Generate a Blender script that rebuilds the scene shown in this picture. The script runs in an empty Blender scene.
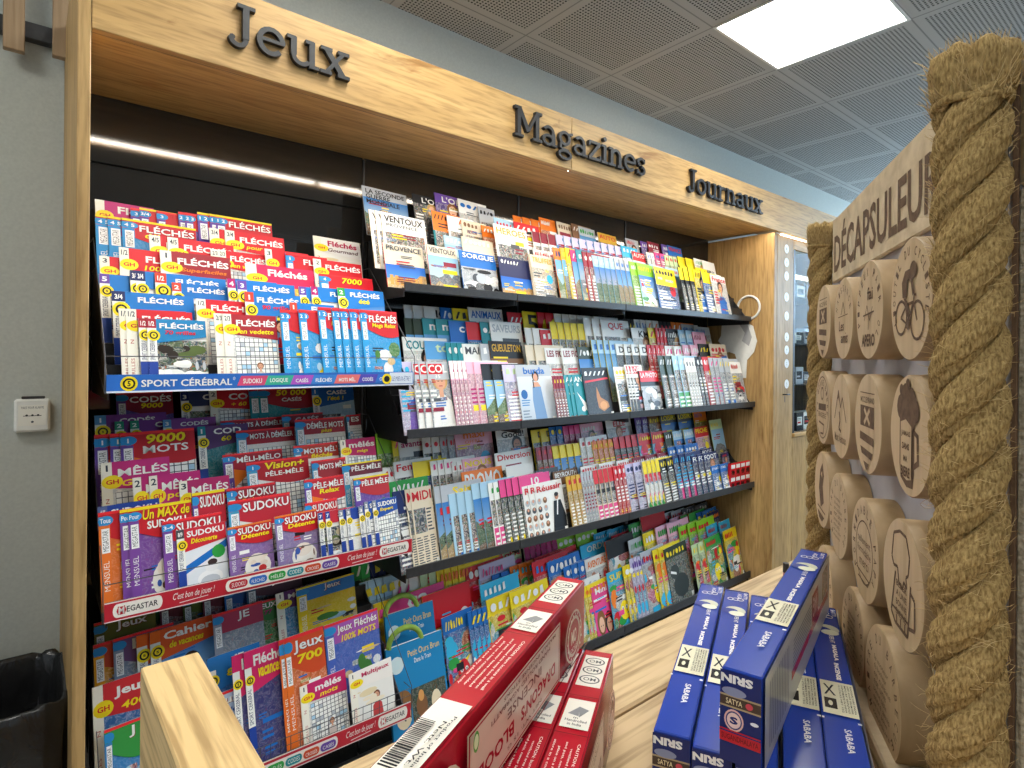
import bpy, math, random
from mathutils import Vector, Matrix
random.seed(7)
S = bpy.context.scene
COL = S.collection
PI = math.pi
# ------------------------------------------------------------------ camera
F = 590.0; HX = 512.0; HY = 357.0
YAW = math.atan2(489.0, 590.0); ROLL = 0.0085
fw = Vector((math.sin(YAW), math.cos(YAW), 0)); rt = Vector((math.cos(YAW), -math.sin(YAW), 0)); up = Vector((0, 0, 1))
ax = (rt + up*ROLL).normalized(); ay = (up - rt*ROLL).normalized()
H0 = 1.60                       # eye height above the floor
CAMP = Vector((0, 0, H0))
cd = bpy.data.cameras.new('camera'); cam = bpy.data.objects.new('camera', cd); COL.objects.link(cam)
cd.sensor_width = 36; cd.lens = F/1024*36; cd.shift_y = -(384-HY)/1024; cd.clip_start = 0.01; cd.clip_end = 60
M = Matrix((ax, ay, -fw)).transposed().to_4x4(); M.translation = CAMP
cam.matrix_world = M
S.camera = cam
# ------------------------------------------------------------------ world, light, exposure
S.view_settings.view_transform = 'Standard'; S.view_settings.look = 'None'
S.view_settings.exposure = 0.16; S.view_settings.gamma = 1; S.view_settings.use_curve_mapping = False
W = bpy.data.worlds.new('world'); S.world = W; W.use_nodes = True
W.node_tree.nodes['Background'].inputs[0].default_value = (0.75, 0.85, 1.0, 1)
W.node_tree.nodes['Background'].inputs[1].default_value = 0.6
LED_STRENGTH = 60.0       # strip behind the fascia
PANEL_STRENGTH = 17.0      # ceiling panels
WINDOW_STRENGTH = 13.0

def ray(u, v):
    return fw + ax*((u-HX)/F) + ay*((HY-v)/F)
def atY(u, v, Y):
    d = ray(u, v); t = Y/d.y; return CAMP + d*t
def atX(u, v, X):
    d = ray(u, v); t = X/d.x; return CAMP + d*t
def atZ(u, v, Z):
    d = ray(u, v); t = (Z-H0)/d.z; return CAMP + d*t
def XY(u, Y):
    return atY(u, HY, Y).x
def cc(x, d, z=0.0):            # metres right of / in front of / above the eye
    return CAMP + rt*x + fw*d + up*z

# ------------------------------------------------------------------ colours
def lin(c):
    return c/12.92 if c <= .04045 else ((c+.055)/1.055)**2.4
NAMED = dict(w='f2f2ee', k='1a1a1e', r='d2202c', b='1c6fc4', y='f6dc1e', o='ee7d22', g='2fa046', p='e8478e', v='6a4aa5', c='35b4e0', n='1d2b63',
             e='e2d5bd', s='b9bfc6', t='1f8c98', m='8e1b34', l='8fd02c', u='7c5638', d='4b5058', q='f3b8cf', a='a9cfe6', h='cfc8e8', z='d6a72c', x='2e3d2c', f='b51f6f', i='c9dfb0', j='59a0d8')
_cc = {}
def C(c, a=0.0):
    k = (c, a)
    if k not in _cc:
        if isinstance(c, str):
            s = NAMED.get(c, c); rgb = [lin(int(s[i:i+2], 16)/255) for i in (0, 2, 4)]
        else: rgb = list(c)
        _cc[k] = (rgb[0], rgb[1], rgb[2], a)
    return _cc[k]

# ------------------------------------------------------------------ materials
def mat(name, rgb=(.8, .8, .8), rough=.5, metal=0, spec=.5, coat=0):
    m = bpy.data.materials.new(name); m.use_nodes = True
    b = m.node_tree.nodes['Principled BSDF']
    b.inputs['Base Color'].default_value = (*rgb, 1); b.inputs['Roughness'].default_value = rough; b.inputs['Metallic'].default_value = metal
    b.inputs['Specular IOR Level'].default_value = spec; b.inputs['Coat Weight'].default_value = coat
    return m, m.node_tree, b
def node(nt, t, **kw):
    n = nt.nodes.new(t)
    for k, v in kw.items():
        if k in n.inputs: n.inputs[k].default_value = v
        else: setattr(n, k, v)
    return n
def ramp(nt, fac, stops):
    r = nt.nodes.new('ShaderNodeValToRGB'); e = r.color_ramp.elements
    while len(e) < len(stops): e.new(.5)
    for el, (p, c) in zip(e, stops): el.position = p; el.color = (*c, 1)
    nt.links.new(fac, r.inputs[0]); return r.outputs[0]
def noisy(name, c1, c2, scale=20, rough=.6, bump=0, stretch=(1, 1, 1), detail=4, metal=0, spec=.4, dist=0.0, coat=0, lo=.3, hi=.7):
    m, nt, b = mat(name, c1, rough, metal, spec, coat)
    tc = node(nt, 'ShaderNodeTexCoord'); mp = node(nt, 'ShaderNodeMapping'); mp.inputs['Scale'].default_value = stretch
    nt.links.new(tc.outputs['Object'], mp.inputs[0])
    n = node(nt, 'ShaderNodeTexNoise', Scale=scale, Detail=detail, Distortion=dist); nt.links.new(mp.outputs[0], n.inputs['Vector'])
    col = ramp(nt, n.outputs[0], [(lo, c1), (hi, c2)]); nt.links.new(col, b.inputs['Base Color'])
    if bump:
        bp = node(nt, 'ShaderNodeBump', Strength=bump, Distance=.002); nt.links.new(n.outputs[0], bp.inputs['Height']); nt.links.new(bp.outputs[0], b.inputs['Normal'])
    return m
def oak(name, axis, light, dark, knots=True, rough=.5, fine=90):
    m, nt, b = mat(name, light, rough, 0, .35)
    tc = node(nt, 'ShaderNodeTexCoord'); mp = node(nt, 'ShaderNodeMapping'); st = [1, 1, 1]; st['xyz'.index(axis)] = .09 if knots else .05
    mp.inputs['Scale'].default_value = st; nt.links.new(tc.outputs['Object'], mp.inputs[0])
    n1 = node(nt, 'ShaderNodeTexNoise', Scale=9.0 if knots else 42.0, Detail=5, Distortion=.8 if knots else .3); nt.links.new(mp.outputs[0], n1.inputs['Vector'])
    n2 = node(nt, 'ShaderNodeTexNoise', Scale=float(fine), Detail=3); nt.links.new(mp.outputs[0], n2.inputs['Vector'])
    c1 = ramp(nt, n1.outputs[0], [(.3 if knots else .2, dark), (.5, [(a+c)/2 for a, c in zip(light, dark)]), (.65, light)])
    c2 = ramp(nt, n2.outputs[0], [(.35, (.62, .58, .52) if knots else ((.42, .36, .28) if fine >= 100 else (.8, .77, .72))), (.55, (1, 1, 1))])
    mx = node(nt, 'ShaderNodeMix', data_type='RGBA', blend_type='MULTIPLY'); mx.inputs[0].default_value = .75
    nt.links.new(c1, mx.inputs[6]); nt.links.new(c2, mx.inputs[7]); out = mx.outputs[2]
    if knots:
        st2 = [1, 1, 1]; st2['xyz'.index(axis)] = .35
        mp2 = node(nt, 'ShaderNodeMapping'); mp2.inputs['Scale'].default_value = st2; nt.links.new(tc.outputs['Object'], mp2.inputs[0])
        vo = node(nt, 'ShaderNodeTexNoise', Scale=7.0, Detail=6, Distortion=1.5); nt.links.new(mp2.outputs[0], vo.inputs['Vector'])
        k = ramp(nt, vo.outputs[0], [(.0, (1, 1, 1)), (.64, (1, 1, 1)), (.72, (.62, .5, .38)), (1, (.5, .4, .3))])
        m2 = node(nt, 'ShaderNodeMix', data_type='RGBA', blend_type='MULTIPLY'); m2.inputs[0].default_value = 1
        nt.links.new(out, m2.inputs[6]); nt.links.new(k, m2.inputs[7]); out = m2.outputs[2]
    nt.links.new(out, b.inputs['Base Color'])
    bp = node(nt, 'ShaderNodeBump', Strength=.15, Distance=.001); nt.links.new(n2.outputs[0], bp.inputs['Height']); nt.links.new(bp.outputs[0], b.inputs['Normal'])
    return m
def print_mat(name, rough=.42, nscale=55.0):
    m, nt, b = mat(name, (.8, .8, .8), rough, 0, .3)
    at = node(nt, 'ShaderNodeAttribute', attribute_name='ink')
    tc = node(nt, 'ShaderNodeTexCoord')
    n = node(nt, 'ShaderNodeTexNoise', Scale=nscale, Detail=3, Distortion=1.2); nt.links.new(tc.outputs['Object'], n.inputs['Vector'])
    n2 = node(nt, 'ShaderNodeTexNoise', Scale=nscale*3.2, Detail=3, Distortion=.6); nt.links.new(tc.outputs['Object'], n2.inputs['Vector'])
    hsv = node(nt, 'ShaderNodeSeparateColor'); nt.links.new(n.outputs['Color'], hsv.inputs[0])
    blot = ramp(nt, hsv.outputs[1], [(.34, (.02, .03, .05)), (.42, (.10, .16, .24)), (.46, (.45, .30, .20)), (.50, (.80, .78, .74)), (.545, (.16, .20, .24)), (.60, (.08, .26, .12)), (.66, (.65, .12, .08))])
    val = ramp(nt, n2.outputs[0], [(.36, (.35, .35, .35)), (.6, (1.25, 1.25, 1.25))])
    ml = node(nt, 'ShaderNodeMix', data_type='RGBA', blend_type='MULTIPLY'); ml.inputs[0].default_value = .8
    nt.links.new(blot, ml.inputs[6]); nt.links.new(val, ml.inputs[7])
    mx = node(nt, 'ShaderNodeMix', data_type='RGBA')
    nt.links.new(at.outputs['Alpha'], mx.inputs[0]); nt.links.new(at.outputs['Color'], mx.inputs[6]); nt.links.new(ml.outputs[2], mx.inputs[7])
    nt.links.new(mx.outputs[2], b.inputs['Base Color'])
    return m
def glow(name, rgb, s):
    m, nt, b = mat(name, rgb); b.inputs['Emission Color'].default_value = (*rgb, 1); b.inputs['Emission Strength'].default_value = s; return m

OAKX = oak('oak_grain_along_x', 'x', (.63, .40, .16), (.45, .27, .095))
OAKZ = oak('oak_grain_upright', 'z', (.55, .355, .145), (.37, .225, .085))
OAKY = oak('oak_grain_along_y', 'y', (.72, .51, .245), (.66, .46, .21), knots=False, fine=140)
OAKC = oak('oak_counter', 'x', (.60, .44, .245), (.52, .375, .20), knots=False, fine=150)
SLAT = oak('slat_wood', 'z', (.40, .28, .17), (.27, .18, .10), knots=False)
WALLM = noisy('painted_wall', (.45, .465, .43), (.50, .52, .475), 120, .9, .25, spec=.2)
WALLW = noisy('white_wall', (.58, .62, .66), (.62, .66, .70), 60, .9, .1, spec=.2)
FLOORM = noisy('grey_floor', (.22, .20, .18), (.28, .26, .23), 30, .5, .05)
BLACKP = noisy('black_laminate', (.013, .012, .011), (.022, .021, .019), 240, .07, .035, spec=.8)
BLACKM = noisy('black_steel', (.022, .022, .024), (.032, .032, .034), 80, .42, .05, spec=.5)
WIRE = mat('dark_wire', (.09, .09, .10), .35, .7)[0]
PRINT = print_mat('printed_paper')
PRINTG = print_mat('printed_film', .22, 70)
CLEARP = mat('clear_plastic', (.9, .95, 1), .08, 0, .5)[0]
CLEARP.node_tree.nodes['Principled BSDF'].inputs['Transmission Weight'].default_value = .95
CLEARP.node_tree.nodes['Principled BSDF'].inputs['IOR'].default_value = 1.15
LETM = noisy('black_letter', (.012, .012, .014), (.02, .02, .022), 60, .45)
WHITEPL = noisy('white_plastic', (.72, .72, .68), (.78, .78, .74), 40, .45)
BOARDG = noisy('pale_backing', (.42, .40, .42), (.50, .48, .49), 30, .8, .05)
DISC = oak('maple_disc', 'z', (.64, .47, .28), (.55, .39, .215), knots=False, fine=60)
BARK = oak('disc_side', 'z', (.48, .335, .18), (.40, .27, .14), knots=False, fine=60)
BURN = noisy('burnt_engraving', (.10, .055, .03), (.17, .10, .055), 200, .8)
SIGNW = oak('sign_wood', 'y', (.70, .57, .38), (.54, .42, .26), knots=False, fine=70)
JUTE = noisy('jute', (.19, .115, .04), (.56, .39, .165), 900, .95, .8, stretch=(1, 1, .3), detail=4, spec=.1, lo=.3, hi=.7)
JUTEF = noisy('jute_fibre', (.45, .31, .13), (.72, .54, .28), 90, .95, 0, spec=.1)
CORK = noisy('particle_board', (.20, .17, .12), (.48, .42, .32), 420, .95, .8, detail=3, spec=.1)
BAG = noisy('bin_liner', (.010, .010, .011), (.02, .02, .02), 9, .25, 1.0, spec=.6, dist=2.0)
BAG.node_tree.nodes['Bump'].inputs['Distance'].default_value = .006
GREYS = noisy('painted_grey_shadow', (.35, .35, .35), (.42, .42, .42), 20, .5)
CARD = noisy('cardboard', (.50, .42, .33), (.58, .50, .40), 30, .8)
GLASS = mat('door_glass', (.9, .95, .95), .03, 0, .5)[0]
GLASS.node_tree.nodes['Principled BSDF'].inputs['Transmission Weight'].default_value = 1.0
GLASS.node_tree.nodes['Principled BSDF'].inputs['IOR'].default_value = 1.1
LEDM = glow('led_strip', (1.0, .93, .82), LED_STRENGTH)
LEDS = glow('showcase_led', (1.0, .92, .78), 2.5)
PANELM = glow('lit_ceiling_panel', (1.0, .99, .93), PANEL_STRENGTH)
DAYM = glow('daylight_pane', (.55, .78, 1.0), WINDOW_STRENGTH)
# perforated ceiling tile: dots inside a plain border, in metres
def ceiling_mat():
    m, nt, b = mat('perforated_tile', (.5, .5, .5), .9, 0, .15)
    tc = node(nt, 'ShaderNodeTexCoord'); sp = node(nt, 'ShaderNodeSeparateXYZ'); nt.links.new(tc.outputs['Object'], sp.inputs[0])
    def mth(op, a, b_=None, c_=None):
        n = node(nt, 'ShaderNodeMath', operation=op)
        for i, q in enumerate((a, b_, c_)):
            if q is None: continue
            if isinstance(q, (int, float)): n.inputs[i].default_value = q
            else: nt.links.new(q, n.inputs[i])
        return n.outputs[0]
    P = .6; q = .0165
    res = []
    for k in (0, 1):
        f = mth('FLOORED_MODULO', sp.outputs[k], P)
        res.append((mth('ABSOLUTE', mth('SUBTRACT', f, P/2)), mth('ABSOLUTE', mth('SUBTRACT', mth('FLOORED_MODULO', mth('ADD', f, -P/2), q), q/2))))
    edge = mth('MAXIMUM', res[0][0], res[1][0])
    inside = mth('LESS_THAN', edge, .262)
    dist = mth('SQRT', mth('ADD', mth('MULTIPLY', res[0][1], res[0][1]), mth('MULTIPLY', res[1][1], res[1][1])))
    dot = mth('MULTIPLY', mth('LESS_THAN', dist, .0048), inside)
    seam = mth('GREATER_THAN', edge, .2965)
    mx = node(nt, 'ShaderNodeMix', data_type='RGBA'); nt.links.new(dot, mx.inputs[0])
    mx.inputs[6].default_value = (.46, .46, .445, 1); mx.inputs[7].default_value = (.03, .03, .03, 1)
    m2 = node(nt, 'ShaderNodeMix', data_type='RGBA'); nt.links.new(seam, m2.inputs[0]); nt.links.new(mx.outputs[2], m2.inputs[6]); m2.inputs[7].default_value = (.26, .26, .255, 1)
    nt.links.new(m2.outputs[2], b.inputs['Base Color']); return m
CEILM = ceiling_mat()

# ------------------------------------------------------------------ mesh builder
class MB:
    def __init__(s): s.v = []; s.f = []; s.c = []; s.m = []; s.sm = []
    def face(s, pts, col=None, mi=0, smooth=False):
        n = len(s.v); s.v += [tuple(p) for p in pts]; s.f.append(tuple(range(n, n+len(pts)))); s.c.append(col); s.m.append(mi); s.sm.append(smooth)
    def mesh(s, verts, faces, col=None, mi=0, smooth=False):
        n = len(s.v); s.v += [tuple(p) for p in verts]
        for f in faces: s.f.append(tuple(n+i for i in f)); s.c.append(col); s.m.append(mi); s.sm.append(smooth)
    def box(s, a, b, col=None, mi=0, cols=None, X=None):
        (x0, y0, z0), (x1, y1, z1) = a, b
        vs = [Vector(p) for p in ((x0,y0,z0),(x1,y0,z0),(x1,y1,z0),(x0,y1,z0),(x0,y0,z1),(x1,y0,z1),(x1,y1,z1),(x0,y1,z1))]
        if X is not None: vs = [X @ v for v in vs]
        fs = [(0,1,5,4), (1,2,6,5), (2,3,7,6), (3,0,4,7), (4,5,6,7), (3,2,1,0)]   # front(-y) right(+x) back left top bottom
        n = len(s.v); s.v += [tuple(p) for p in vs]
        for i, f in enumerate(fs):
            s.f.append(tuple(n+j for j in f)); s.c.append(cols[i] if cols else col); s.m.append(mi); s.sm.append(False)
    def bbox(s, a, b, bev=.003, mi=0, X=None, col=None):       # box with chamfered edges
        (x0,y0,z0),(x1,y1,z1) = a, b; e = min(bev, (x1-x0)/2.01, (y1-y0)/2.01, (z1-z0)/2.01)
        vs = []; idx = {}
        def V(p):
            p = tuple(p)
            if p not in idx: idx[p] = len(vs); vs.append(Vector(p))
            return idx[p]
        lo = (x0,y0,z0); hi = (x1,y1,z1); fs = []
        def P(axis, side, i, j, k=None):
            o = [0, 0, 0]; o[axis] = hi[axis] if side else lo[axis]; a1, a2 = [q for q in range(3) if q != axis]
            o[a1] = hi[a1]-e if i else lo[a1]+e; o[a2] = hi[a2]-e if j else lo[a2]+e; return V(o)
        for axis in range(3):
            for side in (0, 1): fs.append((P(axis,side,0,0), P(axis,side,1,0), P(axis,side,1,1), P(axis,side,0,1)))
        for axis in range(3):
            a1, a2 = [q for q in range(3) if q != axis]
            for s1 in (0, 1):
                for s2 in (0, 1):
                    def Q(ax_, sd, others):
                        o = [0,0,0]; o[ax_] = hi[ax_] if sd else lo[ax_]
                        for q, w in others.items(): o[q] = (hi[q]-e) if w else (lo[q]+e)
                        return V(o)
                    fs.append((Q(a1, s1, {axis:0, a2:s2}), Q(a1, s1, {axis:1, a2:s2}), Q(a2, s2, {axis:1, a1:s1}), Q(a2, s2, {axis:0, a1:s1})))
        for sx in (0,1):
            for sy in (0,1):
                for sz in (0,1):
                    p = []
                    for axis, sd in ((0,sx),(1,sy),(2,sz)):
                        o = [(hi[q]-e) if w else (lo[q]+e) for q, w in enumerate((sx,sy,sz))]; o[axis] = hi[axis] if sd else lo[axis]; p.append(V(o))
                    fs.append(tuple(p))
        if X is not None: vs = [X @ v for v in vs]
        s.mesh(vs, fs, col, mi)
    def tube(s, pts, r, n=8, mi=0, col=None, closed=False, caps=True):
        pts = [Vector(p) for p in pts]; rings = []; N = len(pts)
        u = None
        for i, p in enumerate(pts):
            a = pts[i-1] if (i or closed) else pts[0]; b = pts[(i+1) % N] if (i < N-1 or closed) else pts[-1]
            t = (b-a).normalized()
            if u is None: u = t.orthogonal().normalized()
            u = (u - t*u.dot(t)).normalized(); w = t.cross(u)
            rr = r[i] if isinstance(r, (list, tuple)) else r
            rings.append([p + (u*math.cos(2*PI*k/n) + w*math.sin(2*PI*k/n))*rr for k in range(n)])
        vs = [q for R in rings for q in R]; fs = []
        for i in range(N if closed else N-1):
            for k in range(n):
                j = (i+1) % N
                fs.append((i*n+k, i*n+(k+1) % n, j*n+(k+1) % n, j*n+k))
        s.mesh(vs, fs, col, mi, True)
        if caps and not closed:
            s.mesh(rings[0], [tuple(reversed(range(n)))], col, mi); s.mesh(rings[-1], [tuple(range(n))], col, mi)
    def prism(s, pts2, fn, d0, d1, mi=0, col=None, mi_side=None):      # fn(x, y, depth) -> 3D
        n = len(pts2); A = [fn(x, y, d0) for x, y in pts2]; B = [fn(x, y, d1) for x, y in pts2]
        s.mesh(A, [tuple(range(n))], col, mi); s.mesh(B, [tuple(reversed(range(n)))], col, mi)
        s.mesh(A+B, [(i, n+i, n+(i+1) % n, (i+1) % n) for i in range(n)], col, mi if mi_side is None else mi_side)
    def build(s, name, mats, parent=None, label=None, cat=None, group=None, kind=None, loc=None, rot=None, recalc=True):
        me = bpy.data.meshes.new(name); me.from_pydata(s.v, [], s.f)
        if not isinstance(mats, (list, tuple)): mats = [mats]
        for m in mats: me.materials.append(m)
        me.polygons.foreach_set('material_index', s.m); me.polygons.foreach_set('use_smooth', s.sm)
        if any(c is not None for c in s.c):
            at = me.color_attributes.new('ink', 'FLOAT_COLOR', 'CORNER'); buf = []
            for f, c in zip(s.f, s.c):
                c = c or (.8, .8, .8, 0)
                if isinstance(c[0], (tuple, list)): 
                    for q in c: buf += q
                else: buf += list(c)*len(f)
            at.data.foreach_set('color', buf)
        me.update()
        o = bpy.data.objects.new(name, me); COL.objects.link(o)
        if parent: o.parent = parent
        if loc is not None: o.location = loc
        if rot is not None: o.rotation_euler = rot
        tag(o, label, cat, group, kind); return o
def tag(o, label=None, cat=None, group=None, kind=None):
    for k, v in (('label', label), ('category', cat), ('group', group), ('kind', kind)):
        if v: o[k] = v
    return o
def thing(name, loc, label, cat, group=None, rot=(0, 0, 0)):
    o = bpy.data.objects.new(name, None); COL.objects.link(o); o.location = loc; o.rotation_euler = rot; o.empty_display_size = .05
    return tag(o, label, cat, group)
def simple(name, a, b, m, bev=.002, **kw):          # bevelled board
    mb = MB(); mb.bbox(a, b, bev); return mb.build(name, m, **kw)

# ------------------------------------------------------------------ lettering
_g = {}
def glyphs(txt, bold=.02):
    k = (txt, bold)
    if k in _g: return _g[k]
    cu = bpy.data.curves.new('t', 'FONT'); cu.body = txt; cu.resolution_u = 2; cu.fill_mode = 'FRONT'; cu.offset = bold; cu.space_line = .85
    o = bpy.data.objects.new('t', cu); COL.objects.link(o); dg = bpy.context.evaluated_depsgraph_get()
    me = o.evaluated_get(dg).to_mesh()
    vs = [(v.co.x, v.co.y) for v in me.vertices]; fs = [tuple(p.vertices) for p in me.polygons]
    o.evaluated_get(dg).to_mesh_clear(); bpy.data.objects.remove(o); bpy.data.curves.remove(cu)
    if vs:
        x0 = min(p[0] for p in vs); x1 = max(p[0] for p in vs); y0 = min(p[1] for p in vs); y1 = max(p[1] for p in vs)
        vs = [((x-x0)/max(x1-x0, 1e-6), (y-y0)/max(y1-y0, 1e-6)) for x, y in vs]; asp = (x1-x0)/max(y1-y0, 1e-6)
    else: asp = 1
    _g[k] = (vs, fs, asp); return _g[k]

# ------------------------------------------------------------------ room
YW = 2.28; ZC = 3.10; XR = 7.6; XL = -2.2; YB = -3.2
def st(name, a, b, m, bev=.0005, **kw): return simple(name, a, b, m, bev, kind='structure', **kw)
st('floor', (XL, YB, -.05), (XR, YW, 0), FLOORM)
st('wall_back', (XL, YW, 0), (XR, YW+.1, ZC), WALLM)
st('wall_front', (XL, YB-.1, 0), (XR, YB, ZC), WALLW)
st('wall_left', (XL-.1, YB, 0), (XL, YW, ZC), WALLW)
mb = MB()                                            # right wall with an opening
WY0, WY1, WZ0, WZ1 = -2.6, 2.2, 1.9, 3.0
mb.box((XR, YB, 0), (XR+.1, YW, WZ0)); mb.box((XR, YB, WZ1), (XR+.1, YW, ZC)); mb.box((XR, YB, WZ0), (XR+.1, WY0, WZ1)); mb.box((XR, WY1, WZ0), (XR+.1, YW, WZ1))
mb.build('wall_right', WALLW, kind='structure')
mb = MB(); mb.face([(XR+.08, WY0, WZ0), (XR+.08, WY0, WZ1), (XR+.08, WY1, WZ1), (XR+.08, WY1, WZ0)])
win = mb.build('window_1', DAYM, kind='structure')
mb = MB()
for y in (WY0, -1.4, -.2, 1.0, WY1-.05): mb.box((XR+.02, y, WZ0), (XR+.07, y+.05, WZ1))
mb.box((XR+.02, WY0, WZ0), (XR+.07, WY1, WZ0+.05)); mb.box((XR+.02, WY0, WZ1-.05), (XR+.07, WY1, WZ1))
mb.build('window_frame', WHITEPL, parent=win)
c0 = atZ(776.8, 69.5, ZC)                            # a seam crossing read from the photo
GX, GY = c0.x, c0.y
mb = MB()
ceil_cells = []
i0 = -9; i1 = 9; j0 = -8; j1 = 2
lit = {(-1, -1), (-4, -1), (-7, -1), (-1, -4), (-4, -3), (-7, -4), (2, -4), (5, -1), (8, -2)}  # all but the panel in view are added to brighten shelves and room
for i in range(i0, i1):
    for j in range(j0, j1):
        if (i, j) in lit: continue
        x0 = i*.6; x1 = x0+.6; y0 = j*.6; y1 = min(y0+.6, YW-GY)
        if y1 <= y0: continue
        x0 = max(x0, XL-GX); x1 = min(x1, XR-GX); y0 = max(y0, YB-GY)
        if x1 <= x0 or y1 <= y0: continue
        mb.face([(x0, y0, 0), (x0, y1, 0), (x1, y1, 0), (x1, y0, 0)])
        mb.face([(x0, y0, .02), (x1, y0, .02), (x1, y1, .02), (x0, y1, .02)])
mb.build('ceiling', CEILM, loc=(GX, GY, ZC), kind='structure')
WH = {(-1, -1): 'square ceiling light panel glowing above the far end of the shelves'}
for n, (i, j) in enumerate(sorted(lit)):
    t = thing('ceiling_light', (GX+i*.6+.3, GY+j*.6+.3, ZC), WH.get((i, j), 'square ceiling light panel outside the picture, column %d row %d of the lit panels' % (i+5, -j)), 'ceiling light', 'lit ceiling panels')
    mb = MB(); q = .287
    mb.box((-q, -q, .006), (q, q, .016)); mb.build('diffuser', PANELM, parent=t)
    mb = MB()
    for a, b in (((-.3, -.3, -.004), (.3, -q, .02)), ((-.3, q, -.004), (.3, .3, .02)), ((-.3, -q, -.004), (-q, q, .02)), ((q, -q, -.004), (.3, q, .02))): mb.box(a, b)
    mb.build('frame', WHITEPL, parent=t)

# ------------------------------------------------------------------ magazine cabinet
YF = 1.70; YP = 2.175
XA = atY(89, 300, YF).x; XA0 = XA-.026
XE = atY(779, 300, YF).x
ZF0 = atY(500, 0, YF).z  # placeholder, replaced just below
ZF0 = H0+.765; ZF1 = atY(700, 0, YF).z
ZF1 = (atY(265, 0, YF).z + atY(800, 203.6, YF).z)/2
XF = atY(833, 300, YF).x + .1
cab = thing('magazine_cabinet', (XA0, YF, 0), 'tall open oak cabinet with black back holding all the shelves of magazines', 'cabinet')
def cpart(name, a, b, m, bev=.002, label=None):
    mb = MB(); o = Vector((XA0, YF, 0)); mb.bbox(Vector(a)-o, Vector(b)-o, bev); return mb.build(name, m, parent=cab, label=label)
cpart('side_panel', (XA0, YF, 0), (XA, YW-.004, ZF1), OAKZ)
cpart('side_panel', (XE, YF+.03, 0), (XE+.035, YW-.004, ZF0), OAKZ)
XS = atY(572, 100, YF).x
cpart('fascia', (XA+.001, YF, ZF0), (XS, YF+.025, ZF1), OAKX)
cpart('fascia', (XS+.002, YF, ZF0), (XF, YF+.025, ZF1), OAKX)
cpart('soffit', (XA+.001, YF+.026, ZF0+.018), (XE+.036, YW-.004, ZF0+.04), OAKX)
cpart('top_board', (XA+.001, YF+.026, ZF1-.03), (XF, YW-.004, ZF1-.006), OAKX)
seams = [XA, XY(362, YP), XY(517, YP), XY(624, YP), XE]
for i in range(4):
    cpart('back_panel', (seams[i]+.004, YP, .02), (seams[i+1]-.004, YP+.02, H0+.575 if i == 0 else ZF0+.016), BLACKP, .001)
    if i == 0: cpart('back_panel', (seams[0]+.004, YP, H0+.579), (seams[1]-.004, YP+.02, ZF0+.016), BLACKP, .001)
for i in range(1, 4):
    mb = MB(); x = seams[i]
    mb.box((x-.0035-XA0, YP-.004-YF, .05), (x+.0035-XA0, YP+.01-YF, ZF0+.01))
    mb.build('slotted_upright', BLACKM, parent=cab)
for q in range(1):
    mb = MB(); mb.box((XA+.002-XA0, .0262, ZF0+.011), (XE-.002-XA0, .05, ZF0+.017)); mb.build('led_profile', BLACKM, parent=cab)
cpart('plinth', (XA+.001, YF+.06, 0), (XE, YF+.08, .1), BLACKM)
XL1 = XY(315, 2.62)
led = [(XA+.02, XL1-.012), (XL1+.012, XL1+1.15), (XL1+1.17, XE-.02)]
for a, b in led:
    mb = MB(); mb.face([(a-XA0, .0262, ZF0+.0105), (a-XA0, .046, ZF0+.0105), (b-XA0, .046, ZF0+.0105), (b-XA0, .0262, ZF0+.0105)]); o = mb.build('led_strip', LEDM, parent=cab, label='glowing light strip behind the fascia')

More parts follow.
